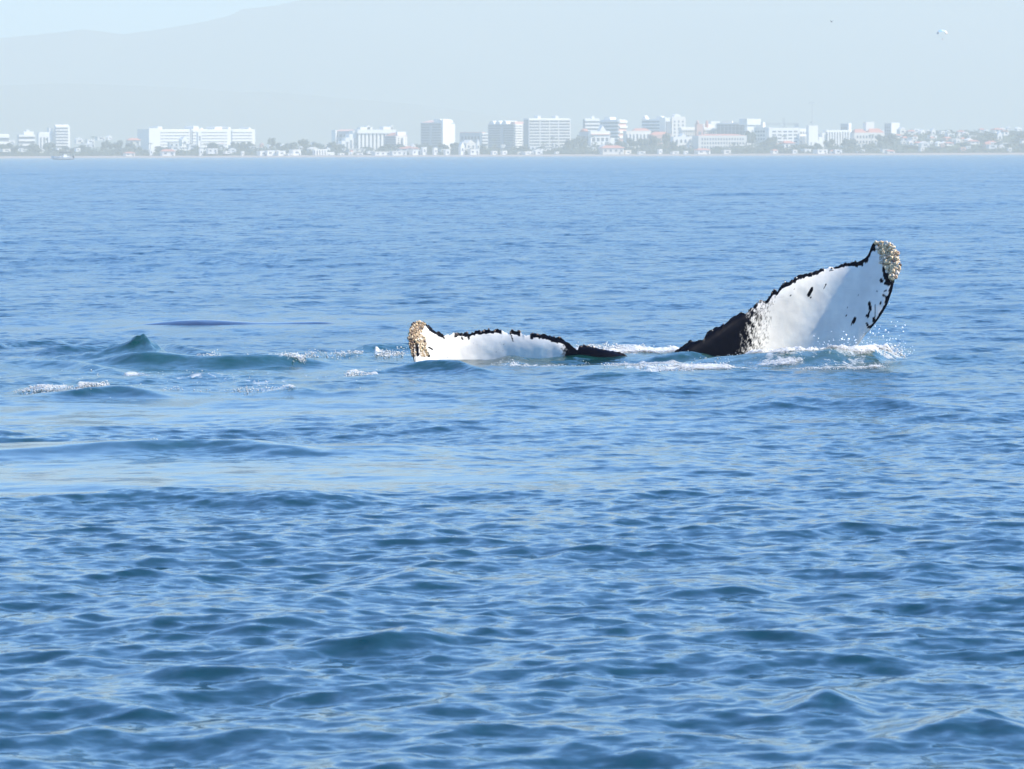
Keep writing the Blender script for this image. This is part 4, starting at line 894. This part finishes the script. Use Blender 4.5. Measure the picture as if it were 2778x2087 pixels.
    for k in range(8):
        for i in range(16): fs.append((k*16+i, k*16+(i+1) % 16, (k+1)*16+(i+1) % 16, (k+1)*16+i))
    ts = mesh("tail_stock", vs, fs, M["whale_skin"], True); attr(ts, "pigment", np.ones(len(vs))); attr(ts, "crust", np.zeros(len(vs))); link("tail_stock", ts, root)
    return root, u, top-knob
WHALE, wu, wtop = build_whale()

# barnacles: little craters
def barn_mat(name, col, dark):
    m, n, l, b = newmat(name)
    tc = n.new("ShaderNodeTexCoord"); nz = n.new("ShaderNodeTexNoise"); nz.inputs["Scale"].default_value = 2.5; nz.inputs["Detail"].default_value = 6; l.new(tc.outputs["Object"], nz.inputs["Vector"])
    mx = n.new("ShaderNodeMix"); mx.data_type = 'RGBA'; mx.inputs["A"].default_value = (*dark, 1); mx.inputs["B"].default_value = (*col, 1)
    mr = n.new("ShaderNodeMapRange"); mr.inputs["From Min"].default_value = .32; mr.inputs["From Max"].default_value = .55; l.new(nz.outputs["Fac"], mr.inputs["Value"]); l.new(mr.outputs[0], mx.inputs["Factor"])
    l.new(mx.outputs["Result"], b.inputs["Base Color"]); b.inputs["Roughness"].default_value = .55
    return m
BM = [barn_mat("barnacle_cream", (.76, .58, .35), (.50, .33, .17)), barn_mat("barnacle_tan", (.50, .34, .20), (.26, .15, .08)), barn_mat("barnacle_pale", (.66, .58, .47), (.50, .40, .29)), barn_mat("barnacle_dark", (.16, .10, .07), (.03, .02, .02))]
def barnacle(seed, m):
    g = random.Random(seed); vs = []; fs = []; n = 12
    prof = [(1.0, -.3), (1.02, .1), (.86, .55), (.58, .92), (.42, .98), (.30, .72), (.12, .45)]
    ph = g.uniform(0, 6)
    for k, (r, z) in enumerate(prof):
        for i in range(n):
            a = i*2*math.pi/n; rib = 1+.10*math.cos(6*a+ph)*(k < 5)+g.uniform(-.06, .06)
            vs.append((r*rib*math.cos(a), r*rib*math.sin(a), z*(1+.08*math.sin(a+ph))))
    for k in range(len(prof)-1):
        for i in range(n): fs.append((k*n+i, k*n+(i+1) % n, (k+1)*n+(i+1) % n, (k+1)*n+i))
    fs.append(tuple((len(prof)-1)*n+i for i in range(n)))
    return mesh("barnacle", vs, fs, m, True)
BAR = {i: [barnacle(100+i*10+j, BM[i]) for j in range(3)] for i in range(4)}
def inpoly(x, y, poly):
    c = False; j = len(poly)-1
    for i in range(len(poly)):
        if (poly[i][1] > y) != (poly[j][1] > y) and x < (poly[j][0]-poly[i][0])*(y-poly[i][1])/(poly[j][1]-poly[i][1])+poly[i][0]: c = not c
        j = i
    return c
def scatter_barnacles(poly, pack, rmin, rmax, weights, seed, n=5000):
    g = random.Random(seed); xs = [p[0] for p in poly]; ys = [p[1] for p in poly]; pts = []
    for i in range(n):
        u, v = g.uniform(min(xs), max(xs)), g.uniform(min(ys), max(ys))
        if not inpoly(u, v, poly): continue
        r = rmin+(rmax-rmin)*g.random()**(.7 if i < n*.1 else 2.2)
        if all((u-a)**2+(v-bq)**2 > (pack*(r+q))**2 for a, bq, q in pts): pts.append((u, v, r))
    for u, v, r in pts:
        uc = min(max(u, tu[0]+1), tu[-1]-1)
        p = Vector(fl_pos(np.array([uc]), np.array([v]))[0]); k = DW/FS
        p.x += (u-uc)*k; p.y -= .012 + g.uniform(0, .022)
        d = Vector((g.uniform(-.6, .6), -1, g.uniform(-.4, .7))).normalized(); r *= k
        me = g.choice(BAR[g.choices(range(4), weights(u, v))[0]])
        o = link("barnacle", me, WHALE, p-ORI); o.rotation_euler = (d.to_track_quat('Z', 'Y') @ Euler((0, 0, g.uniform(0, 6))).to_quaternion()).to_euler(); o.scale = (r, r*g.uniform(.7, 1.15), r*g.uniform(.35, .95))
scatter_barnacles(TIP_R, .62, 2.2, 7.2, lambda u, v: (6, 2.0, 1.4, .2), 1)
scatter_barnacles(TIP_L1, .66, 1.8, 5.0, lambda u, v: (3.4, 3.6, .5, .7), 2)
scatter_barnacles(TIP_L2, .66, 1.8, 5.0, lambda u, v: (4.6, 2.6, .8, .4), 3)
scatter_barnacles([c7(*p) for p in ((84, 236), (125, 245), (142, 290), (150, 400), (120, 400), (100, 330))], .75, 1.8, 4.0, lambda u, v: (1, 3, .4, 2.5), 4)
# knobs on the ragged trailing edge: small dark barnacles, a few pale
g = random.Random(5)
for i in range(80):
    u = g.choice((g.uniform(1190, 1365), g.uniform(1384, 1412), g.uniform(1440, 1530), g.uniform(1572, 1660), g.uniform(1870, 2350), g.uniform(1870, 2350)))
    v = float(np.interp(u, wu, wtop)) + g.uniform(-1, 5)
    p = Vector(fl_pos(np.array([u]), np.array([v]))[0]); k = DW/FS; r = g.uniform(1.4, 3.2)*k
    o = link("barnacle", g.choice(BAR[3 if g.random() < .86 else 2]), WHALE, p-ORI+Vector((0, g.uniform(-.02, .02), 0)))
    o.rotation_euler = (Vector((g.uniform(-.7, .7), g.uniform(-1, .2), g.uniform(.2, 1))).normalized().to_track_quat('Z', 'Y')).to_euler(); o.scale = (r, r, r*g.uniform(.8, 1.4))

# ---------------------------------------------------------------- second whale's back, awash behind
def build_back():
    c = G(560, 878)
    root = tag(empty("whale", (float(c[0]), float(c[1]), -.4)), "dark smooth back of a second whale barely awash at left behind the flukes", "whale")
    nu, nv = 80, 24; V = []
    m, n, l, b = newmat("wet_whale_back")
    b.inputs["Base Color"].default_value = (.010, .015, .036, 1); b.inputs["Roughness"].default_value = .08; b.inputs["IOR"].default_value = 1.36
    tc = n.new("ShaderNodeTexCoord"); nz = n.new("ShaderNodeTexNoise"); nz.inputs["Scale"].default_value = 1.2; l.new(tc.outputs["Object"], nz.inputs["Vector"]); bp = n.new("ShaderNodeBump"); bp.inputs["Strength"].default_value = .35; bp.inputs["Distance"].default_value = .1; l.new(nz.outputs["Fac"], bp.inputs["Height"]); l.new(bp.outputs[0], b.inputs["Normal"])
    for i in range(nu):
        t = i/(nu-1); x = -2.6+5.6*t
        crest = .40 + .085*math.exp(-((t-.44)/.15)**2) + .075*math.exp(-((t-.76)/.14)**2) - .5*(2*t-1)**4 - .034
        w = 1.1*math.sqrt(max(0.0, 1-(2*t-1)**2))+.02
        for j in range(nv):
            a = math.pi*j/(nv-1); V.append((x, -w*math.cos(a)+.35*(t-.5), -1.2+(crest+1.2)*math.sin(a)**.55))
    me = grid_mesh("back", V, nu, nv, m); link("back", me, root)
build_back()

# ---------------------------------------------------------------- froth, spray, bubbles
def froth_mat():
    m, n, l, b = newmat("froth")
    b.inputs["Base Color"].default_value = (.55, .54, .50, 1); b.inputs["Roughness"].default_value = .4; b.inputs["IOR"].default_value = 1.33
    b.inputs["Subsurface Weight"].default_value = 0.0
    return m
M["froth"] = froth_mat()
def water_clear():
    m, n, l, b = newmat("water_drop")
    b.inputs["Base Color"].default_value = (.78, .82, .84, 1); b.inputs["Roughness"].default_value = .08; b.inputs["IOR"].default_value = 1.33
    return m
M["drop"] = water_clear()
_ico = []
for s in range(4):
    bm = bmesh.new(); bmesh.ops.create_icosphere(bm, subdivisions=1 if s < 3 else 2, radius=1)
    g = random.Random(s)
    for v in bm.verts: v.co *= g.uniform(.75, 1.15)
    bm.verts.index_update(); _ico.append((np.array([v.co[:] for v in bm.verts]), np.array([[v.index for v in f.verts] for f in bm.faces]))); bm.free()
def blobs(name, pts, m):
    vs = []; fs = []; n0 = 0
    for i, (p, r, sq) in enumerate(pts):
        v, f = _ico[i % 3]
        a = rnd.uniform(0, 6.28); c, s = math.cos(a), math.sin(a)
        w = v @ np.array([[c, s, 0], [-s, c, 0], [0, 0, 1]])*np.array([r, r, r*sq]); vs.append(w+np.array(p)); fs.append(f+n0); n0 += len(v)
    if not vs: return
    return link(name, mesh(name, np.concatenate(vs), np.concatenate(fs).tolist(), M[m], True))
def foam_mat():
    m, n, l, b = newmat("foam_sheet")
    at = n.new("ShaderNodeAttribute"); at.attribute_name = "cover"; geo = n.new("ShaderNodeNewGeometry")
    nz = n.new("ShaderNodeTexNoise"); nz.inputs["Scale"].default_value = 17; nz.inputs["Detail"].default_value = 7; nz.inputs["Roughness"].default_value = .7; nz.inputs["Distortion"].default_value = 1.3; l.new(geo.outputs["Position"], nz.inputs["Vector"])
    ad = n.new("ShaderNodeMath"); ad.operation = 'ADD'; l.new(at.outputs["Fac"], ad.inputs[0]); l.new(nz.outputs["Fac"], ad.inputs[1])
    mr = n.new("ShaderNodeMapRange"); mr.inputs["From Min"].default_value = .93; mr.inputs["From Max"].default_value = 1.32; l.new(ad.outputs[0], mr.inputs["Value"])
    b.inputs["Base Color"].default_value = (.62, .61, .565, 1); b.inputs["Roughness"].default_value = .55
    bp = n.new("ShaderNodeBump"); bp.inputs["Strength"].default_value = .8; bp.inputs["Distance"].default_value = .03; l.new(nz.outputs["Fac"], bp.inputs["Height"]); l.new(bp.outputs[0], b.inputs["Normal"])
    tr = n.new("ShaderNodeBsdfTransparent"); mx = n.new("ShaderNodeMixShader"); l.new(mr.outputs[0], mx.inputs[0]); l.new(tr.outputs[0], mx.inputs[1]); l.new(b.outputs[0], mx.inputs[2]); l.new(mx.outputs[0], n["Material Output"].inputs["Surface"])
    return m
M["foam_sheet"] = foam_mat()
def foam_strip(path, depth, hmax, dens, seed, label):
    """a lumpy, lacy skin of froth lying along a line of photo points on the water"""
    p = np.array([G(*q) for q in path]); L = p[-1, 0]-p[0, 0]; nx = max(24, int(L/.018)); ny = max(8, int(depth*2/.035))
    xs = np.linspace(p[0, 0], p[-1, 0], nx); t = np.linspace(-1, 1, ny); X, T = np.meshgrid(xs, t, indexing='ij')
    yc = np.interp(xs, p[:, 0], p[:, 1])[:, None]; Y = yc + T*depth + (fbm(X*3, T*0, seed, 3)-.5)*depth*.8
    w = fbm(X*2.6, Y*1.1, seed+3, 4); e = np.minimum(1, (1-np.abs(2*(xs-xs[0])/(xs[-1]-xs[0])-1))*5)[:, None]
    lump = np.clip((w-.36)*3.2, 0, 1)*(1-T*T)*e
    Z = np.array([[sea_z(a, bq) for a, bq in zip(r1, r2)] for r1, r2 in zip(X, Y)]) + .006 + hmax*lump*(.45+.9*fbm(X*17, Y*9, seed+7, 3)) - .012*(1-lump)
    me = grid_mesh("sea_foam", np.stack([X, Y, Z], -1).reshape(-1, 3), nx, ny, M["foam_sheet"]); attr(me, "cover", (.30+.55*lump)*dens*np.clip(lump*6, 0, 1))
    tag(link("sea_foam", me), label, "foam", kind="stuff")
def froth_line(path, n, spread_d, hmax, rmin, rmax, base=0.0, clump=3.2):
    n = int(n*.2)
    """path in photo pixels (foot of the foam); heaps froth up to hmax above the sea"""
    pts = []; g = random.Random(len(path)*n); us = [p[0] for p in path]
    seedq = g.randint(0, 999)
    tries = 0
    while len(pts) < n and tries < n*12:
        tries += 1
        q = g.random()*(len(path)-1); i = int(q); f = q-i
        u = path[i][0]*(1-f)+path[i+1][0]*f; v = path[i][1]*(1-f)+path[i+1][1]*f
        d = g.gauss(0, spread_d); c = G(u+g.gauss(0, 4), v); x, y = float(c[0]), float(c[1])+d
        cl = float(fbm(np.array([x*clump*2]), np.array([y*clump*.6]), seedq, 3)[0])
        if cl < .36+.3*g.random(): continue
        zt = hmax*max(0, (cl-.3)*2.2)*g.random()**1.6
        pts.append(((x, y, sea_z(x, y)+zt+base), g.uniform(rmin, rmax)*(1 if g.random() > .15 else 1.5), g.uniform(.5, 1)))
    return pts
def stuff(name, pts, m, label, cat):
    o = blobs(name, pts, m)
    if o: tag(o, label, cat, kind="stuff")
pts = froth_line([(2040, 989), (2120, 988), (2220, 987), (2330, 985), (2430, 982)], 3600, .28, .09, .003, .010)
pts += froth_line([(2230, 981), (2320, 980), (2400, 979), (2455, 983)], 3200, .25, .15, .003, .011)
pts += froth_line([(1920, 990), (2030, 988), (2120, 986)], 900, .2, .05, .003, .008)
pts += froth_line([(2200, 994), (2300, 993), (2430, 988)], 900, .2, .04, .003, .009)
stuff("sea_foam", pts, "froth", "heaped white froth boiling up round the right fluke", "foam")
pts = froth_line([(1640, 1000), (1720, 1008), (1800, 1014), (1900, 1010), (2000, 1008)], 2200, .5, .035, .003, .009)
pts += froth_line([(2150, 1020), (2230, 1020), (2330, 1015), (2400, 1008)], 900, .35, .025, .003, .008)
stuff("sea_foam", pts, "froth", "broken streaks of foam in front of the gap between the flukes", "foam")
pts = froth_line([(1560, 930), (1620, 931), (1700, 934), (1760, 934), (1850, 930)], 2400, .3, .06, .004, .012)
stuff("sea_foam", pts, "froth", "white wash behind the dark middle between the flukes", "foam")
pts = froth_line([(1100, 962), (1060, 962), (1020, 963)], 1300, .35, .09, .003, .010) + froth_line([(980, 960), (930, 962), (860, 964), (820, 964)], 1100, .4, .06, .003, .009)
stuff("sea_foam", pts, "froth", "bubbly foam trailing left of the left fluke's barnacled tip", "foam")
pts = froth_line([(1330, 988), (1420, 989), (1520, 988), (1600, 983)], 900, .15, .03, .003, .007)
stuff("sea_foam", pts, "froth", "thin line of bubbles along the foot of the left fluke", "foam")
pts = froth_line([(530, 994), (560, 993), (590, 994)], 700, .15, .09, .003, .011) + froth_line([(640, 997), (700, 997), (760, 998), (830, 999)], 1100, .14, .05, .003, .010)
stuff("sea_foam", pts, "froth", "foam crest on the green wave left of the whale", "foam")
pts = froth_line([(45, 1074), (120, 1074), (200, 1073)], 1100, .2, .05, .003, .009) + froth_line([(210, 1074), (250, 1074), (290, 1070)], 1200, .25, .06, .003, .011)
stuff("sea_foam", pts, "froth", "boiling foam patch on the dark ripple at far left", "foam")
pts = froth_line([(340, 1074), (450, 1073), (560, 1072), (640, 1072)], 220, .1, .02, .003, .007) + froth_line([(640, 1072), (720, 1070), (800, 1072)], 500, .2, .04, .003, .008)
stuff("sea_foam", pts, "froth", "thin beaded foam line on the smooth slick's upper edge", "foam")
pts = froth_line([(940, 1032), (980, 1030), (1025, 1026)], 620, .18, .06, .003, .009)
stuff("sea_foam", pts, "froth", "small foaming crest below the left fluke's tip", "foam")
pts = froth_line([(390, 1198), (430, 1200), (470, 1202)], 260, .2, .03, .003, .007)
stuff("sea_foam", pts, "froth", "few bubbles on the ripple in front of the slick", "foam")
pts = []
for path, n in (([(250, 1020), (500, 1022), (800, 1030), (1000, 1045)], 260), ([(100, 1040), (400, 1042), (700, 1055)], 240), ([(1900, 995), (2100, 997), (2300, 997)], 500), ([(1750, 965), (1850, 968), (1960, 985)], 160)):
    pts += froth_line(path, n, 1.0, .02, .002, .006)
stuff("bubble_scatter", pts, "froth", "loose bubbles scattered over the churned green water", "bubbles")
foam_strip([(1930, 991), (2050, 990), (2180, 988), (2320, 985), (2460, 983)], .38, .09, 1.12, 5, "lacy white foam along the foot of the right fluke")
foam_strip([(2190, 982), (2300, 981), (2400, 980), (2470, 983)], .36, .15, 1.12, 15, "high ragged splash foam at the right fluke's leading edge")
foam_strip([(2080, 997), (2200, 996), (2330, 995), (2440, 990)], .3, .04, .95, 25, "thin foam streaks down the face of the green mound")
foam_strip([(1960, 1003), (2090, 1004), (2200, 1003), (2300, 1001)], .3, .015, .78, 27, "bubbly streaks low on the green mound")
foam_strip([(1900, 986), (1990, 987), (2100, 987)], .25, .03, .88, 28, "white froth against the speckled root of the right fluke")
foam_strip([(1630, 1002), (1720, 1008), (1800, 1014), (1900, 1011), (2010, 1008)], .6, .03, .86, 35, "curving foam streak in front of the gap between the flukes")
foam_strip([(1700, 1000), (1790, 1003), (1900, 1000)], .4, .05, .86, 36, "short foam curl behind the front foam streak")
foam_strip([(1540, 938), (1620, 934), (1700, 936), (1780, 936), (1860, 930)], .7, .05, .96, 45, "bright white wash in the gap behind the flukes' roots")
foam_strip([(1010, 962), (1060, 961), (1112, 960)], .4, .09, .98, 55, "frothy heap against the left fluke's barnacled tip")
foam_strip([(820, 964), (900, 962), (1000, 960)], .45, .05, .9, 65, "loose foam band left of the left fluke's tip")
foam_strip([(525, 994), (560, 993), (600, 995)], .2, .09, 1.0, 75, "small white breaking cap on the green wave")
foam_strip([(640, 998), (740, 998), (840, 1000)], .18, .05, .95, 85, "foam lip along the green wave's crest")
foam_strip([(40, 1074), (130, 1074), (215, 1073)], .3, .05, .92, 95, "foam streak on the ripple at far left")
foam_strip([(205, 1075), (255, 1074), (300, 1072)], .3, .08, .98, 105, "foam boil at the end of the far left streak")
foam_strip([(330, 1030), (430, 1029), (520, 1033)], .3, .02, .95, 115, "thin flat foam ribbon behind the far left boil")
foam_strip([(620, 1074), (720, 1071), (810, 1073)], .25, .04, .9, 125, "beaded foam strip above the smooth slick")
foam_strip([(930, 1030), (980, 1028), (1030, 1025)], .22, .06, .95, 135, "small foam cap below the left fluke's tip")
foam_strip([(60, 1040), (95, 1036), (130, 1032)], .5, .03, .9, 145, "tiny foam scrap above the far left streak")
foam_strip([(2140, 1021), (2240, 1021), (2340, 1016), (2410, 1008)], .35, .03, .85, 155, "foam flecks in front of the right fluke's mound")
# spray
pts = []; g = random.Random(77)
for i in range(420):
    t = g.random(); u = 2200+t*270+g.gauss(0, 10); hh = abs(g.gauss(0, 1))*(.07+.05*math.sin(math.pi*t)); hh = min(hh, .42)
    c = P(u, 950, 52.2+g.gauss(0, .3)); pts.append(((c.x, c.y, sea_z(c.x, c.y)+.05+hh), g.choice((.003, .004, .005, .007)), 1))
for u, v, r in ((2368, 905, .012), (2385, 893, .009), (2402, 896, .012), (2410, 902, .009), (2430, 886, .010), (2448, 889, .013), (2455, 883, .010), (2450, 900, .010), (2418, 874, .008), (2295, 909, .012), (2283, 921, .014), (2302, 920, .014), (2290, 922, .009), (2360, 902, .010), (2374, 885, .008), (2412, 823, .006), (2435, 873, .006), (2395, 912, .012), (2430, 920, .010)):
    c = P(u, v, 52.0); pts.append(((c.x, c.y, c.z), r, 1))
for i in range(90):
    u = g.uniform(1960, 2230); c = P(u, 945, 52.1); pts.append(((c.x, c.y, sea_z(c.x, c.y)+.04+abs(g.gauss(0, .04))), g.choice((.003, .004, .006)), 1))
stuff("spray_drops", pts, "drop", "bright water drops flung up at the right fluke's leading edge", "spray")
